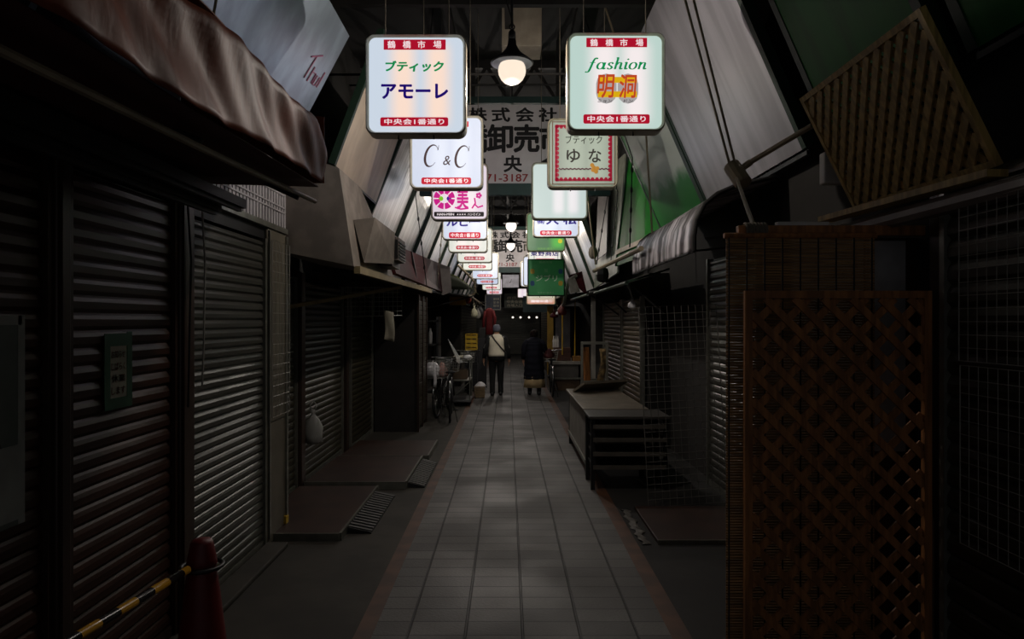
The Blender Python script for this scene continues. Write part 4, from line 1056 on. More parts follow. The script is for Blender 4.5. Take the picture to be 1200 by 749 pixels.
# ---------------------------------------------------------------- bulbs with enamel shades
def bulb_lamp(label, px, py, d, lw=1.0):
    c = P(px, py, d); bm_ = m_bulb if d < 6 else m_bulbfar
    t = thing('pendant_lamp', label, 'lamp', c, 'bulb lamps down the arcade')
    g = MB().ball(c, (.108, .108, .108), 20); g.build('bulb', bm_, t, True)
    ld = bpy.data.lights.new('bulb_light', 'POINT'); ld.energy = LAMP_W*lw; ld.color = (1, .90, .80); ld.shadow_soft_size = .02
    lo = bpy.data.objects.new('bulb_light', ld); COL.objects.link(lo); lo.parent = t; lo.location = (0, 0, -.135)
    MB().lathe([(.165, .055), (.168, .06), (.12, .10), (.075, .135), (.05, .17), (.035, .20), (.03, .24), (.001, .245)], c, 28).build('shade', m_shade, t, True)
    MB().lathe([(.158, .052), (.11, .092), (.07, .12), (.02, .13)], c, 28).build('shade_lining', m_shadein, t, True)
    b = MB(); b.lathe([(.02, .235), (.03, .25), (.028, .30), (.012, .32)], c, 12); b.torus(c+Vector((0, 0, .34)), .02, .006, 'y', 14, 5); b.build('socket', m_black, t, True)
    MB().tube([c+Vector((0, 0, .33)), c+Vector((0, 0, .8)), (c.x, c.y, 5.40)], .010, 6).build('cord', m_black, t)
    MB().tube([c+Vector((.01, 0, .36)), c+Vector((-.12, 0, .8)), (c.x-.16, c.y, 5.40)], .004, 5).build('chain', m_black, t)
bulb_lamp('large lit round bulb under a black enamel shade, nearest the camera', 600, 83, 5.3)
bulb_lamp('lit bulb hidden behind the nearer overhead board', 600, 215, 9.6)
bulb_lamp('second lit bulb down the arcade, just above the far overhead board', 599, 265, 13.9)
bulb_lamp('third lit bulb down the arcade, in front of the far overhead board', 598.5, 288, 17.5)
bulb_lamp('fourth and farthest lit bulb, under the far overhead board', 596, 316, 26.0)

# ---------------------------------------------------------------- far end
t = thing('rolling_shutter', 'dark grey closed shutter across the far end of the arcade', 'shutter', (0, 33.8, 0))
b = MB()
for k in range(26): b.bevbox(-1.6, 1.6, 33.85, 33.9, .02+.09*k, .02+.09*k+.08, .01)
b.build('slat_curtain', m_greyshut, t)
t = thing('end_signboard', 'plain white board with a small dark stroke hung at the far end', 'signboard', (0, 28, 3.0))
k = 28/F
MB().box((589-VX)*k, (608-VX)*k, 28, 28.06, CAMZ+(VY-337)*k, CAMZ+(VY-322)*k).build('board', M('pale_lilac_board', (206, 206, 220), .6), t)
b = MB(); put_text(b, 'ノ', ((597-VX)*k, (599.5-VX)*k, CAMZ+(VY-332)*k, CAMZ+(VY-327)*k), lambda u, v: (u, 27.99, v), .02); b.build('lettering', m_ink, t)
b = MB()
for px in (591, 606): b.tube([((px-VX)*k, 28.03, CAMZ+(VY-323)*k), ((px-VX)*k, 28.03, 5.40)], .012, 5)
b.build('hanger_rod', m_steel, t)
t = thing('menu_board', 'dark framed board with a blue half hanging below the left row of signs', 'signboard', (-.5, 21, 2.0))
k = 21/F; X = lambda px: (px-VX)*k; Z = lambda py: CAMZ+(VY-py)*k
MB().box(X(569), X(586.5), 21, 21.06, Z(363), Z(345.5)).build('board', M('dark_navy_board', (30, 40, 62), .5), t)
for a in ((X(568.5), X(587), Z(363.5), Z(362.5)), (X(568.5), X(587), Z(346), Z(345)), (X(568.5), X(569.5), Z(363), Z(345.5)), (X(586), X(587), Z(363), Z(345.5))): MB().box(a[0], a[1], 20.98, 21.0, a[2], a[3]).build('frame_rail', m_cabinet, t)
b = MB()
for i, s_ in enumerate(('御食事', '定食', '珈琲')): put_text(b, s_, (X(578), X(585), Z(352+4*i), Z(349+4*i)), lambda u, v: (u, 20.995, v), .01)
b.build('lettering', m_paper, t)
MB().tube([(X(577), 21.03, Z(346)), (X(577), 21.03, 5.40)], .012, 5).build('hanger_rod', m_steel, t)
t = thing('end_noticeboard', 'grey board with rows of pale characters at the far end above the grey shutter', 'signboard', (.1, 30, 2.3))
k = 30/F
MB().box(X(590) if False else (591-VX)*k, (614-VX)*k, 30, 30.06, CAMZ+(VY-361)*k, CAMZ+(VY-344)*k).build('board', M('dim_grey_green_board', (60, 66, 58), .6), t)
b = MB()
for i, s_ in enumerate(('商店街', '中央会通', '市場入口')): put_text(b, s_, ((594-VX)*k, (612-VX)*k, CAMZ+(VY-(351+4.4*i))*k, CAMZ+(VY-(347.5+4.4*i))*k), lambda u, v: (u, 29.995, v), .015)
b.build('lettering', m_paper, t)
MB().box((600-VX)*k, (603-VX)*k, 30.01, 30.05, CAMZ+(VY-345)*k, 5.40).build('hanger_bar', m_steel, t)
k = 22/F
t = thing('teal_board', 'dark teal board hanging below the orange-fading sign', 'board', (.9, 22, 1.9))
MB().box((613-VX)*k, (652-VX)*k, 22, 22.06, CAMZ+(VY-366)*k, CAMZ+(VY-347)*k).build('panel', M('dim_teal', (44, 66, 66), .6), t)
MB().tube([((630-VX)*k, 22.03, CAMZ+(VY-348)*k), ((630-VX)*k, 22.03, 5.40)], .012, 5).build('hanger_rod', m_steel, t)
for px in (601, 610, 620, 629):
    c = P(px, 372, 32.0)
    t = thing('small_ceiling_spot', 'tiny white spot lamp in the row above the far grey shutter', 'lamp', c, 'tiny spots at the far end')
    MB().ball(c, .05, 8).build('bulb', EM('tiny_lit_spot', (255, 245, 230), 1.2), t)
    MB().tube([c, c+Vector((0, 0, .3)), (c.x, 33.99, c.z+.3)], .012, 5).build('stem', m_black, t)

# ---------------------------------------------------------------- traffic cone and striped bar
def cone(label, x, y):
    t = thing('traffic_cone', label, 'cone', (x, y, 0))
    MB().bevbox(x-.18, x+.18, y-.18, y+.18, 0, .03, .01).build('base', m_rubber, t)
    MB().lathe([(.135, .03), (.12, .10), (.075, .48), (.058, .60), (.055, .62)], (x, y, 0), 24).build('body', m_cone, t, True)
    MB().lathe([(.058, .60), (.064, .61), (.060, .635), (.047, .70), (.040, .715), (.001, .72)], (x, y, 0), 24).build('cap', m_cone, t, True)
cone('red traffic cone in front of the grey shutter at lower left', -1.335, 2.98)
n = NT('yellow_black_stripes'); tc = n.add('ShaderNodeTexCoord'); sp = n.add('ShaderNodeSeparateXYZ'); n.l.new(tc.outputs['Object'], sp.inputs[0])
n.l.new(n.mix(n.math('GREATER_THAN', n.math('FRACT', n.math('MULTIPLY', sp.outputs[1], 5.5)), .5), rgb(24, 22, 22), rgb(190, 140, 40)), n.b.inputs['Base Color']); n.b.inputs['Roughness'].default_value = .25
t = thing('striped_barrier_bar', 'yellow and black striped bar hooked on the red traffic cone', 'barrier', (-1.4, 2.2, .6))
MB().tube([(-1.35, 2.88, .62), (-1.56, 1.55, .60)], .017, 12).build('bar', n.m, t, True)
MB().torus((-1.335, 2.98, .60), .085, .010, 'z', 22, 6).build('ring', m_black, t, True)
cone('red traffic cone at the near end of the striped bar', -1.575, 1.45)

# ---------------------------------------------------------------- bicycles, goods
def bicycle(label, loc, rot, basket=True, rear=False):
    """built facing +y, wheels at y=-.52 and y=.52"""
    t = thing('bicycle', label, 'bicycle')
    for y in (-.52, .52):
        w = MB().torus((0, y, .33), .315, .018, 'x', 30, 6).build('wheel', m_rubber, t, True)
        b = MB().torus((0, y, .33), .29, .008, 'x', 26, 4); b.lathe([(.02, -.04), (.02, .04)], (0, 0, 0), 8) if False else None
        for k in range(14):
            a = 2*PI*k/14; b.tube([(0, y, .33), (0, y+.29*math.cos(a), .33+.29*math.sin(a))], .0025, 3)
        b.build('spokes', m_chrome, w)
        MB().torus((0, y, .33), .345, .016, 'x', 14, 5, .3, PI*.95).build('mudguard', m_chrome, t, True)
    b = MB(); bb = (0, -.08, .29); seat = (0, -.20, .74); head = (0, .36, .80)
    for p, q_ in ((bb, seat), ((0, -.12, .42), (0, .39, .62)), (bb, (0, .40, .58)), (head, (0, .42, .55)), ((-.04, -.52, .33), (-.02, -.08, .29)), ((.04, -.52, .33), (.02, -.08, .29)), ((-.04, -.52, .33), (-.01, -.19, .68)), ((.04, -.52, .33), (.01, -.19, .68)), ((-.05, .52, .33), (-.03, .42, .60)), ((.05, .52, .33), (.03, .42, .60))): b.tube([p, q_], .014, 6)
    b.build('frame', m_black, t, True)
    b = MB(); b.tube([(0, .36, .78), (0, .34, .98)], .012, 6); b.tube([(-.27, .16, 1.0), (-.22, .30, 1.0), (0, .34, .98), (.22, .30, 1.0), (.27, .16, 1.0)], .012, 6); b.build('handlebar', m_chrome, t, True)
    MB().rings([[(0+.02*math.cos(a)*q_, y, .80+.02*math.sin(a)) for a in [2*PI*k/10 for k in range(10)]] for y, q_ in ((.0, 1), (-.1, 2), (-.2, 4.6), (-.27, 4.2))]).build('saddle', m_rubber, t, True)
    MB().tube([seat, (0, -.21, .80)], .012, 6).build('seat_post', m_chrome, t)
    b = MB().torus(bb, .08, .008, 'x', 16, 4); b.tube([(.05, -.08, .29), (.05, -.16, .16)], .01, 5); b.tube([(-.05, -.08, .29), (-.05, .0, .42)], .01, 5); b.box(.04, .13, -.19, -.12, .145, .165); b.box(-.13, -.04, -.03, .04, .41, .43); b.build('pedals', m_black, t)
    b = MB(); b.tube([(.05, -.5, .31), (.09, -.5, .15), (.12, -.5, 0.0)], .009, 5); b.build('kickstand', m_chrome, t)
    def bask(y0, y1, z0, z1, w):
        bb_ = MB()
        for f in range(6):
            z = z0+(z1-z0)*f/5; s_ = .8+.2*f/5; yc = (y0+y1)/2; hy = (y1-y0)/2*s_; hw = w/2*s_
            bb_.tube([(-hw, yc-hy, z), (hw, yc-hy, z), (hw, yc+hy, z), (-hw, yc+hy, z)], .004, 4, closed=True)
        for i in range(9):
            x = -w/2+w*i/8
            for yy in (y0, y1): bb_.tube([(x*.8, (y0+y1)/2+(yy-(y0+y1)/2)*.8, z0), (x, yy, z1)], .003, 4)
        for i in range(1, 7):
            yy = y0+(y1-y0)*i/7
            for x in (-w/2, w/2): bb_.tube([(x*.8, (y0+y1)/2+(yy-(y0+y1)/2)*.8, z0), (x, yy, z1)], .003, 4)
            bb_.tube([(-w*.4, (y0+y1)/2+(yy-(y0+y1)/2)*.8, z0), (w*.4, (y0+y1)/2+(yy-(y0+y1)/2)*.8, z0)], .003, 4)
        bb_.build('basket', m_wire, t)
    if basket: bask(.44, .72, .72, .98, .36)
    if rear:
        bask(-.78, -.40, .70, .98, .40)
        b = MB(); b.box(-.08, .08, -.80, -.30, .685, .70); b.tube([(-.06, -.52, .33), (-.06, -.6, .69)], .008, 5); b.tube([(.06, -.52, .33), (.06, -.6, .69)], .008, 5); b.build('carrier', m_steel, t)
    t.location = loc; t.rotation_euler = (0, 0, rot)
    return t
bicycle('parked black bicycle with a rear basket of white bags, beside the booth', (-1.15, 12.25, 0), -.12, True, True)
bicycle('parked bicycle with a clear rain cover, next to the walkway', (-.98, 11.75, 0), .06, False, False)
def at_rear(dx, dy, z): 
    a = -.12; return (-1.15+dx*math.cos(a)-(-.59+dy)*math.sin(a), 12.25+dx*math.sin(a)+(-.59+dy)*math.cos(a), z)
bag('plastic_bag', 'white plastic bag lying in the bicycle\'s rear basket', at_rear(-.08, 0, .71), .27, .26, seed=5)
bag('plastic_bag', 'small white plastic bag on the right in the bicycle\'s rear basket', at_rear(.10, .05, .71), .16, .24, M('pinkish_bag', (196, 150, 140), .5), seed=6)
tag(MB().grid(lambda u, v: (at_rear(.0+.05*u, -.235, 0)[0]+.01*math.sin(v*6), at_rear(0, -.235, 0)[1]-.015*math.sin(v*PI), .56+.42*v), 3, 8).build('plastic_strip', m_bag, None, True, .004), 'white plastic strip dangling from the bicycle\'s rear basket', 'plastic strip')
t = thing('rain_cover', 'slanted clear plastic cover sheet on the parked bicycle', 'cover', (-1.0, 12.05, .8))
n = NT('cloudy_clear_plastic'); n.b.inputs['Base Color'].default_value = (.6, .62, .6, 1); n.b.inputs['Roughness'].default_value = .25; n.b.inputs['Alpha'].default_value = .45
MB().quadslab((-1.03, 12.05, 1.30), (-.86, 12.0, .92), (-.80, 12.12, .93), (-1.07, 12.18, 1.34), .012).build('sheet', n.m, t)
MB().tube([(-1.03, 12.05, 1.30), (-.86, 12.0, .92)], .012, 6).build('rim', m_white, t)
MB().tube([(-.86, 12.0, .92), (-.98, 12.09, .98)], .012, 6).build('bracket', m_steel, t)
MB().bevbox(-.90, -.84, 11.98, 12.0, .94, 1.01, .006).build('reflector', m_white, t)
t = thing('hand_cart', 'flat-based two-tier hand cart loaded with boxes, left of the walkway', 'cart', (-.93, 13.7, 0))
MB().bevbox(-1.14, -.72, 13.3, 14.1, .08, .13, .01).build('base_plate', M('cart_plate', (100, 100, 100), .4, .4), t)
for x, y in ((-1.08, 13.4), (-.78, 13.4), (-1.08, 14.0), (-.78, 14.0)): MB().torus((x, y, .04), .03, .011, 'x', 12, 6).build('caster', m_rubber, t)
b = MB()
for x in (-1.12, -.74):
    for y in (13.33, 14.07): b.tube([(x, y, .12), (x, y, .92)], .013, 6)
for z in (.9, .5):
    b.tube([(-1.12, 13.33, z), (-.74, 13.33, z), (-.74, 14.07, z), (-1.12, 14.07, z)], .012, 6, closed=True)
b.tube([(-1.12, 13.33, .15), (-.74, 13.33, .48)], .010, 6)
b.build('frame', m_alu, t)
MB().box(-1.12, -.74, 13.34, 14.06, .50, .515).build('shelf', m_cabinet, t); MB().box(-1.12, -.74, 13.34, 14.06, .885, .90).build('shelf', m_plate, t)
tag(MB().bevbox(-1.08, -.80, 13.45, 13.9, .515, .70, .01).build('cardboard_box', M('brown_card', (96, 78, 60), .8)), 'brown cardboard box on the hand cart\'s middle shelf', 'box')
tag(MB().bevbox(-1.08, -.90, 13.4, 13.8, .90, .97, .01).build('folded_sacks', m_paper), 'pale folded stack on top of the hand cart', 'stack')
bicycle('bicycle parked beyond the hand cart, with dark front wheel', (-.86, 15.1, 0), .1, True, False)
def crate(label, x0, x1, y0, y1, z0, h, mat, group=None):
    t = thing('plastic_crate', label, 'crate', ((x0+x1)/2, (y0+y1)/2, z0), group); th = .015
    MB().box(x0, x1, y0, y1, z0, z0+th).build('bottom', mat, t)
    b = MB()
    for k in range(4):
        a, c = z0+h*k/4, z0+h*(k+.62)/4
        b.box(x0, x1, y0, y0+th, a, c); b.box(x0, x1, y1-th, y1, a, c); b.box(x0, x0+th, y0, y1, a, c); b.box(x1-th, x1, y0, y1, a, c)
    for x in (x0, (x0+x1)/2-th/2, x1-th):
        for y in (y0-.004, y1-th+.004): b.box(x, x+th, y, y+th, z0, z0+h)
    b.build('slatted_wall', mat, t)
    b = MB(); b.tube([(x0, y0, z0+h), (x1, y0, z0+h), (x1, y1, z0+h), (x0, y1, z0+h)], .012, 5, closed=True); b.build('rim', mat, t)
m_dcrate = M('dark_crate', (40, 40, 44), .6)
crate('small wire-sided crate on the ground with a white bag on it', -.72, -.50, 14.75, 15.0, 0, .24, M('tan_crate', (140, 116, 84), .6))
bag('plastic_bag', 'crumpled white bag on the small crate behind the man\'s left foot', (-.60, 14.87, .18), .26, .15, seed=8)
for k in range(3): crate(['dark plastic crate at the bottom of the stack under the yellow crate', 'dark plastic crate in the middle of the stack under the yellow crate', 'dark plastic crate directly under the yellow crate'][k], -1.02, -.72, 16.2, 16.6, .315*k, .30, m_dcrate)
crate('yellow plastic crate topping the stack on the left', -1.01, -.73, 16.2, 16.6, .95, .40, m_yellow)
bag('plastic_bag', 'white bag on the hand cart\'s top shelf, just below the yellow crate', (-.82, 13.9, .895), .18, .08, seed=9)
t = thing('stall_shelf', 'dark stall shelf with goods behind the parked bicycles', 'shelf', (-1.6, 13.2, 0))
for x in (-1.9, -1.35): MB().box(x, x+.04, 12.9, 13.4, 0, 1.75).build('upright', m_black, t)
for z in (.3, .75, 1.2, 1.65): MB().box(-1.9, -1.31, 12.9, 13.4, z, z+.03).build('shelf', m_black, t)
for k, (x, y, z, r, h, mat, lab) in enumerate(((-1.80, 13.0, 1.23, .06, .26, M('amber', (150, 90, 30), .4), 'amber jar on the stall shelf behind the bicycles, left of its row'), (-1.66, 13.0, 1.23, .07, .20, M('orange_goods', (180, 96, 30), .5), 'orange tub on the stall shelf behind the bicycles'), (-1.47, 13.0, 1.23, .035, .30, m_white, 'white bottle on the stall shelf behind the bicycles'))):
    b = MB(); b.lathe([(r*.9, 0), (r, .02), (r, h*.7), (r*.5, h*.85), (r*.5, h)], (x, y, z), 12); tag(b.build('shop_jar', mat, None, True), lab, 'jar')
# hanging clutter on the left eaves
t = thing('green_awning', 'yellow-green awning above the left stalls past the maroon board', 'awning', (-1.1, 15.5, 2.2))
MB().grid(lambda u, v: (-.72-.55*v, 14.0+3*u, 2.32+.32*math.sin(v*PI*.5)), 8, 6).build('cover', M('yellow_green_vinyl', (120, 130, 40), .5), t, True, .01)
MB().grid(lambda u, v: (-.72-.55*v, 14.0, 2.31+u*(.01+.3*math.sin(v*PI*.5))), 3, 6).build('end_flap', M('dark_green_vinyl', (40, 44, 26), .6), t, True, .01)
tag(MB().bevbox(-1.22, -.88, 14.3, 14.34, 2.00, 2.18, .005).build('yellow_shop_sign', M('yellow_sign_face', (190, 140, 30), .5)), 'small yellow sign under the yellow-green awning', 'sign')
t = thing('paper_lantern', 'small red lantern hanging by the yellow-green awning', 'lantern', (-.82, 14.2, 2.0))
b = MB(); b.lathe([(.03, 0), (.055, .03), (.064, .085), (.055, .14), (.03, .17)], (-.80, 13.9, 2.02), 14); b.build('paper_globe', M('red_paper', (130, 34, 28), .6), t, True)
MB().lathe([(.031, -.012), (.031, .0)], (-.80, 13.9, 2.02), 12).build('rim', m_black, t); MB().tube([(-.80, 13.9, 2.18), (-.80, 14.02, 2.40)], .006, 5).build('cord', m_black, t)
tag(MB().tube([(-.74, 13.95, 2.17), (-.66, 13.9, 2.25), (-.67, 13.8, 2.45), (-.80, 13.7, 2.6), (-1.0, 13.6, 2.78)], .022, 8).build('bent_pipe', m_pipe), 'bent pale pipe curving over the red lantern', 'pipe')
def hung(name, label, cat, c, w, h, mat, top, seed):
    t = thing(name, label, cat, c)
    bag('pouch_body', '', c, w, h, mat, cat, t, seed, True)
    MB().tube([Vector(c)+Vector((0, 0, h*1.25)), top], .005, 5).build('string', m_rope, t)
for k, (x, y, zz, w, h, mat, lab) in enumerate(((-.70, 18.0, 1.70, .18, .34, m_black, 'black bag hanging from the left eaves beside the red coat'), (-.70, 17.0, 1.78, .16, .24, m_dcrate, 'dark pouch hanging from the left eaves past the lantern'), (-.70, 16.0, 1.72, .13, .22, m_cabinet, 'grey pouch hanging from the left eaves near the lantern'), (-.72, 14.7, 1.74, .14, .22, M('yellowish_bag', (190, 186, 160), .5), 'pale yellowish bag hanging below the red lantern'))):
    hung('hanging_pouch', lab, 'pouch', (x, y, zz), w, h, mat, (-.75, y, 2.165), 20+k)
t = thing('hanging_coat', 'red coat hanging at the left, above the man\'s left shoulder', 'coat', P(573, 392, 17.5))
p = P(573.5, 392, 17.5)
MB().rings([[p+Vector((r*math.cos(a), .5*r*math.sin(a), z)) for a in [2*PI*k/12 for k in range(12)]] for r, z in ((.10, 0), (.09, .2), (.08, .42), (.11, .58), (.10, .64), (.03, .68))]).tube([p+Vector((-.09, 0, .60)), p+Vector((-.14, 0, .40)), p+Vector((-.15, .01, .16))], .04, 8).tube([p+Vector((.09, 0, .60)), p+Vector((.14, 0, .42)), p+Vector((.13, -.02, .2))], .04, 8).build('cloth', M('red_cloth', (110, 24, 26), .8), t, True)
MB().tube([p+Vector((0, 0, .66)), p+Vector((0, 0, .80)), (-.75, 17.5, 2.165)], .010, 5).build('hanger_arm', m_steel, t)
tag(MB().bevbox(P(561, 0, 17)[0], P(569, 0, 17)[0], 17, 17.2, 1.24, 1.50, .01).build('black_box', m_black), 'black box on a stand left of the man\'s head', 'box')
tag(MB().bevbox(P(560, 0, 17)[0], P(570, 0, 17)[0], 16.95, 17.25, 0, 1.24, .01).build('pedestal_stand', m_dcrate), 'dark pedestal under the black box', 'stand')
# back walls of the stalls, far
for k, (x0, x1, y0, y1, z1, lab) in enumerate(((-1.9, -1.2, 17.4, 21.5, 2.1, 'dark closed stall on the left past the pedestal'), (-1.9, -1.25, 22, 27, 2.1, 'dark closed stall on the left at the far end'), (1.28, 2.1, 20.2, 26, 2.1, 'dark closed stall on the right at the far end'))):
    t = thing('market_stall', lab, 'stall', ((x0+x1)/2, (y0+y1)/2, 0))
    MB().box(x0, x1, y0, y1, 0, z1).build('stall_body', m_wall, t)
    b = MB(); xs = x1 if x1 < 0 else x0; s_ = 1 if x1 < 0 else -1
    for q_ in range(24):
        a = sorted((xs, xs+s_*.012)); b.box(a[0], a[1], y0+.1, y1-.1, .05+.085*q_, .05+.085*q_+.07)
    b.build('shutter_curtain', m_oliveshut, t)
# clutter on right eaves
for k, (x, y, zz, w, h, mat, top, lab) in enumerate(((1.12, 14.0, 1.78, .18, .22, M('dark_red_bag', (110, 34, 34), .6), (1.05, 14.0, 2.16), 'dark red bag hanging from the right eaves'), (1.08, 16.0, 1.74, .2, .12, m_maroon, (1.05, 16.0, 2.16), 'maroon bundle hanging at the end of the right eaves'), (1.12, 15.0, 1.80, .14, .08, m_bag, (1.05, 15.0, 2.16), 'white bundle hanging under the right eaves'), (1.53, 8.4, 1.82, .10, .10, m_bag, (1.5, 8.4, 2.12), 'small white bag hanging by the top of the white wire panel'))):
    hung('hanging_bundle', lab, 'bundle', (x, y, zz), w, h, mat, top, 30+k)

# ---------------------------------------------------------------- people
def skin_body(name, joints, edges, mat, parent, sub=2):
    me = bpy.data.meshes.new(name); names = list(joints)
    me.from_pydata([joints[k][0] for k in names], [], [])
    me = bpy.data.meshes.new(name); me.from_pydata([joints[k][0] for k in names], [(names.index(a), names.index(b)) for a, b in edges], [])
    o = bpy.data.objects.new(name, me); COL.objects.link(o)
    sk = o.modifiers.new('skin', 'SKIN')
    bm = bmesh.new(); bm.from_mesh(me); lay = bm.verts.layers.skin.verify()
    bm.verts.ensure_lookup_table()
    for i, k in enumerate(names):
        r = joints[k][1]; bm.verts[i][lay].radius = r if isinstance(r, tuple) else (r, r); bm.verts[i][lay].use_root = (i == 0)
    bm.to_mesh(me); bm.free()
    sk.use_smooth_shade = True
    ss = o.modifiers.new('subsurf', 'SUBSURF'); ss.levels = sub; ss.render_levels = sub
    dg = bpy.context.evaluated_depsgraph_get(); dg.update()
    m2 = bpy.data.meshes.new_from_object(o.evaluated_get(dg)); m2.name = name
    bpy.data.objects.remove(o)
    for p in m2.polygons: p.use_smooth = True
    m2.materials.clear(); m2.materials.append(mat)
    r = bpy.data.objects.new(name, m2); COL.objects.link(r); r.parent = parent
    return r
def body_graph(hgt, arms, legs, lean=0.0):
    """arms: {side: (elbow, wrist, palm_dir)}, legs: {side: (knee, ankle, toe)} facing +y"""
    s = hgt/1.65; J = {}; E = []
    V_ = lambda x, y, z: (x*s, y*s, z*s)
    J['pelvis'] = (V_(0, 0, .90), (.125*s, .10*s)); J['spine'] = (V_(0, .0, 1.02), .115*s); J['chest'] = (V_(0, .01+lean*.4, 1.20), (.15*s, .115*s)); J['collar'] = (V_(0, .01+lean*.7, 1.33), .09*s)
    J['neck'] = (V_(0, .02+lean, 1.41), .048*s); J['skull'] = (V_(0, .035+lean, 1.50), (.074*s, .085*s)); J['crown'] = (V_(0, .03+lean, 1.585), .068*s)
    J['nose'] = (V_(0, .135+lean, 1.495), .013*s); J['chin'] = (V_(0, .095+lean, 1.44), .035*s)
    E += [('pelvis', 'spine'), ('spine', 'chest'), ('chest', 'collar'), ('collar', 'neck'), ('neck', 'skull'), ('skull', 'crown'), ('skull', 'nose'), ('skull', 'chin')]
    for sd, nm in ((-1, 'l'), (1, 'r')):
        J['ear'+nm] = (V_(sd*.082, .03+lean, 1.50), .016*s); E.append(('skull', 'ear'+nm))
        el, wr, pm = arms[sd]
        J['sh'+nm] = (V_(sd*.165, .01+lean*.7, 1.32), .058*s); J['el'+nm] = (el, .042*s); J['wr'+nm] = (wr, .029*s)
        w = Vector(wr); pd = Vector(pm).normalized(); palm = w+pd*.07*s; J['pa'+nm] = (tuple(palm), (.036*s, .02*s))
        E += [('collar', 'sh'+nm), ('sh'+nm, 'el'+nm), ('el'+nm, 'wr'+nm), ('wr'+nm, 'pa'+nm)]
        side = Vector((0, 1, 0)) if abs(pd.y) < .6 else Vector((1, 0, 0)); inn = Vector((-sd*.4, .0, -.1)) if abs(pd.y) < .6 else Vector((0, 0, -.5))
        for k, (off, ln) in enumerate(((.027, .070), (.009, .080), (-.009, .074), (-.026, .058))):
            a = palm+pd*.030*s+side*off*s; b_ = a+pd*ln*.5*s+inn*.008; c_ = b_+(pd*.75+inn).normalized()*ln*.5*s
            for q_, p in enumerate((a, b_, c_)): J['f%d%d%s' % (k, q_, nm)] = (tuple(p), (.0095-.001*q_)*s)
            E += [('pa'+nm, 'f%d0%s' % (k, nm)), ('f%d0%s' % (k, nm), 'f%d1%s' % (k, nm)), ('f%d1%s' % (k, nm), 'f%d2%s' % (k, nm))]
        a = w+pd*.03*s+side*.034*s; b_ = a+pd*.035*s+side*.018*s+inn*.01
        J['t0'+nm] = (tuple(a), .012*s); J['t1'+nm] = (tuple(b_), .010*s); E += [('wr'+nm, 't0'+nm), ('t0'+nm, 't1'+nm)]
        kn, an, to = legs[sd]
        J['hip'+nm] = (V_(sd*.085, 0, .86), .092*s); J['kn'+nm] = (kn, .058*s); J['an'+nm] = (an, .038*s); J['he'+nm] = ((an[0], an[1]-.03, an[2]-.045), .032*s); J['to'+nm] = (to, (.036*s, .024*s))
        E += [('pelvis', 'hip'+nm), ('hip'+nm, 'kn'+nm), ('kn'+nm, 'an'+nm), ('an'+nm, 'he'+nm), ('an'+nm, 'to'+nm)]
    return J, E
def ell(c, rx, ry, n=20, pw=1.0): return [Vector(c)+Vector((rx*math.cos(2*PI*k/n), ry*math.sin(2*PI*k/n), 0)) for k in range(n)]
def limb(mb, pts, rad, n=12): mb.tube(pts, rad, n)
# man walking away
man = thing('person', 'person walking away in grey cap, black-sleeved off-white top and black trousers', 'person')
arms = {-1: ((-.245, -.03, 1.06), (-.285, .03, .83), (-.05, .05, -1)), 1: ((.245, -.04, 1.05), (.27, .02, .82), (.05, .05, -1))}
legs = {-1: ((-.095, .03, .46), (-.095, -.06, .085), (-.105, .07, .035)), 1: ((.085, .02, .46), (.09, .05, .085), (.10, .18, .035))}
J, E = body_graph(1.60, arms, legs, .02)
skin_body('body', J, E, m_skin, man)
z = 1.60/1.65
MB().rings([ell((0, 0, .88), .188, .172), ell((0, 0, .93), .192, .166), ell((0, 0, 1.0), .178, .145), ell((0, .0, 1.12), .18, .135), ell((0, .01, 1.22), .195, .135), ell((0, .015, 1.29), .185, .115), ell((0, .02, 1.335), .13, .09), ell((0, .03, 1.375), .065, .06)]).build('vest', m_offwhite, man, True)
for sd in (-1, 1):
    el, wr, _ = arms[sd]; sh = (sd*.165, .018, 1.275)
    MB().tube([(sd*.10, .018, 1.30), sh, (sd*.205, -.01, 1.17), el, tuple(Vector(el)*.5+Vector(wr)*.5), tuple(Vector(wr)*.95+Vector(el)*.05)], [.06, .078, .070, .058, .052, .044], 14).build('sleeve', m_blackcloth, man, True)
    MB().tube([(sd*.14, -.045, 1.32), (sd*.225, -.045, 1.22), (sd*.285, -.07, 1.06)], [.012, .013, .011], 6).build('white_sleeve_stripe', m_white, man, True)
b = MB(); b.rings([ell((0, 0, 1.0), .172, .14), ell((0, 0, .90), .182, .168), ell((0, 0, .84), .18, .166), ell((0, 0, .78), .174, .15)])
for sd in (-1, 1):
    kn, an, to = legs[sd]
    b.tube([(sd*.085, 0, .86), (sd*.09, .01, .68), kn, tuple(Vector(kn)*.5+Vector(an)*.5), (an[0], an[1], .09), (an[0], an[1], .06)], [.095, .088, .070, .062, .058, .056], 14)
b.build('trousers', m_blackcloth, man, True)
for sd in (-1, 1):
    an, to = Vector(legs[sd][1]), Vector(legs[sd][2])
    MB().rings([[Vector((an.x+w_*math.cos(a), y, max(.003, h_*(.5+.5*math.sin(a))))) for a in [2*PI*k/12 for k in range(12)]] for y, w_, h_ in ((an.y-.075, .028, .06), (an.y-.06, .038, .085), (an.y, .042, .10), (an.y+.08, .047, .07), (to.y+.02, .042, .05), (to.y+.05, .02, .035))]).build('shoe', m_black, man, True)
c = Vector((0, .055, 1.49))
MB().rings([ell((0, .052, 1.425), .080, .088), ell((0, .052, 1.47), .088, .098), ell((0, .05, 1.52), .088, .098), ell((0, .048, 1.565), .070, .08), ell((0, .046, 1.59), .035, .04)]).build('knit_cap', m_greycap, man, True)
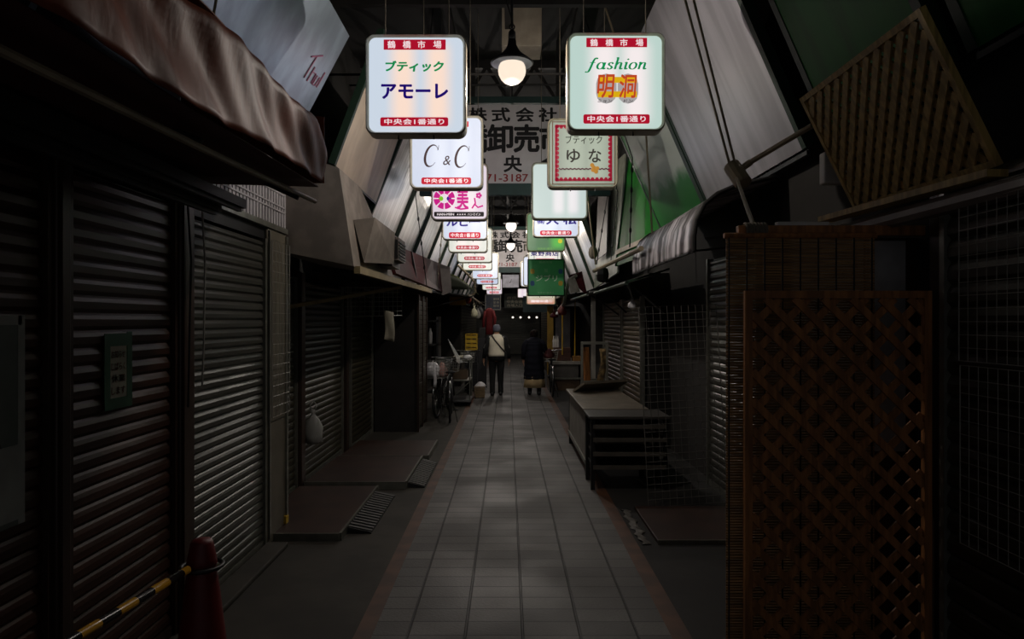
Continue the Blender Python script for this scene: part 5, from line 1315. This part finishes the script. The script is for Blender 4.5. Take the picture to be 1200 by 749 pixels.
b = MB(); b.tube([(-.10, -.08, 1.335), (-.03, -.128, 1.23), (.08, -.142, 1.10), (.165, -.10, 1.0), (.185, -.02, .95)], .014, 6, .5); b.tube([(-.10, -.08, 1.335), (-.09, .05, 1.36), (-.02, .13, 1.28), (.12, .14, 1.08), (.185, -.02, .95)], .013, 6, .5); b.build('shoulder_strap', m_black, man, True)
MB().bevbox(.175, .235, -.08, .10, .83, .98, .015).build('shoulder_bag', m_blackcloth, man)
for sd in (-1, 1): MB().ball((sd*.03, .118, 1.475), .011, 8).build('eye', m_white, man)
man.location = P(582, 463.5, 15.25); man.location.z = 0
# woman pushing a bicycle
wom = thing('person', 'person in a long navy quilted coat and beige skirt pushing a bicycle', 'person')
arms = {-1: ((-.23, -.02, 1.0), (-.24, .04, .80), (-.02, .2, -1)), 1: ((.24, -.02, 1.02), (.33, .20, .92), (.15, .9, -.2))}
legs = {-1: ((-.09, .05, .42), (-.10, .02, .085), (-.105, .14, .035)), 1: ((.09, .0, .42), (.105, -.06, .085), (.115, .06, .035))}
J, E = body_graph(1.50, arms, legs, .05)
skin_body('body', J, E, m_skin, wom)
prof = ((.36, .235, .17), (.42, .235, .17), (.55, .225, .165), (.70, .215, .16), (.86, .205, .15), (1.0, .195, .145), (1.12, .20, .14), (1.19, .195, .13), (1.235, .165, .115), (1.275, .105, .095), (1.31, .07, .07))
rg = []
for i in range(len(prof)-1):
    for f in range(4):
        a = f/4; zz, rx, ry = [prof[i][j]*(1-a)+prof[i+1][j]*a for j in range(3)]
        q_ = 1+.028*(1 if f % 4 in (1, 2) else -.6); rg.append(ell((0, .03*max(0, zz-.9)/.35, zz), rx*q_, ry*q_))
MB().rings(rg).build('quilted_coat', m_navy, wom, True)
for sd in (-1, 1):
    el, wr, _ = arms[sd]
    MB().tube([(sd*.10, .03, 1.20), (sd*.16, .03, 1.185), (sd*.215, .0, 1.10), el, tuple(Vector(el)*.5+Vector(wr)*.5), tuple(Vector(wr)*.95+Vector(el)*.05)], [.06, .08, .075, .065, .06, .05], 14).build('sleeve', m_navy, wom, True)
n_ = 28
MB().rings([[Vector(((rx*(1+.05*math.cos(7*2*PI*k/n_)))*math.cos(2*PI*k/n_), (ry*(1+.05*math.cos(7*2*PI*k/n_)))*math.sin(2*PI*k/n_), zz)) for k in range(n_)] for zz, rx, ry in ((.17, .24, .18), (.28, .232, .17), (.42, .215, .155))], cap=False).build('skirt', m_beige, wom, True, .006)
for sd in (-1, 1):
    an, to = Vector(legs[sd][1]), Vector(legs[sd][2])
    b = MB(); b.rings([[Vector((an.x+w_*math.cos(a), y, max(.003, h_*(.5+.5*math.sin(a))))) for a in [2*PI*k/12 for k in range(12)]] for y, w_, h_ in ((an.y-.075, .03, .06), (an.y-.06, .042, .10), (an.y, .046, .12), (an.y+.08, .047, .07), (to.y+.02, .042, .05), (to.y+.05, .02, .035))]); b.tube([(an.x, an.y-.02, .06), (an.x, an.y-.01, .26)], [.048, .056], 12)
    b.build('boot', m_black, wom, True)
MB().rings([ell((0, .055, 1.27), .075, .06), ell((0, .055, 1.30), .088, .082), ell((0, .072, 1.36), .094, .10), ell((0, .075, 1.41), .09, .10), ell((0, .075, 1.45), .06, .07), ell((0, .075, 1.468), .02, .03)]).build('hair', m_hair, wom, True)
for sd in (-1, 1): MB().ball((sd*.028, .165, 1.365), .010, 8).build('eye', m_white, wom)
wom.location = P(626, 462, 15.4); wom.location.z = 0
bicycle('dark bicycle being pushed by the person in the navy coat', (.99, 15.45, 0), -.02, True, False)
bag('plastic_bag', 'dark red shopping bag carried over the pushed bicycle\'s saddle', (.93, 15.28, .83), .22, .2, M('dark_red_cloth_bag', (90, 40, 40), .7), seed=41)
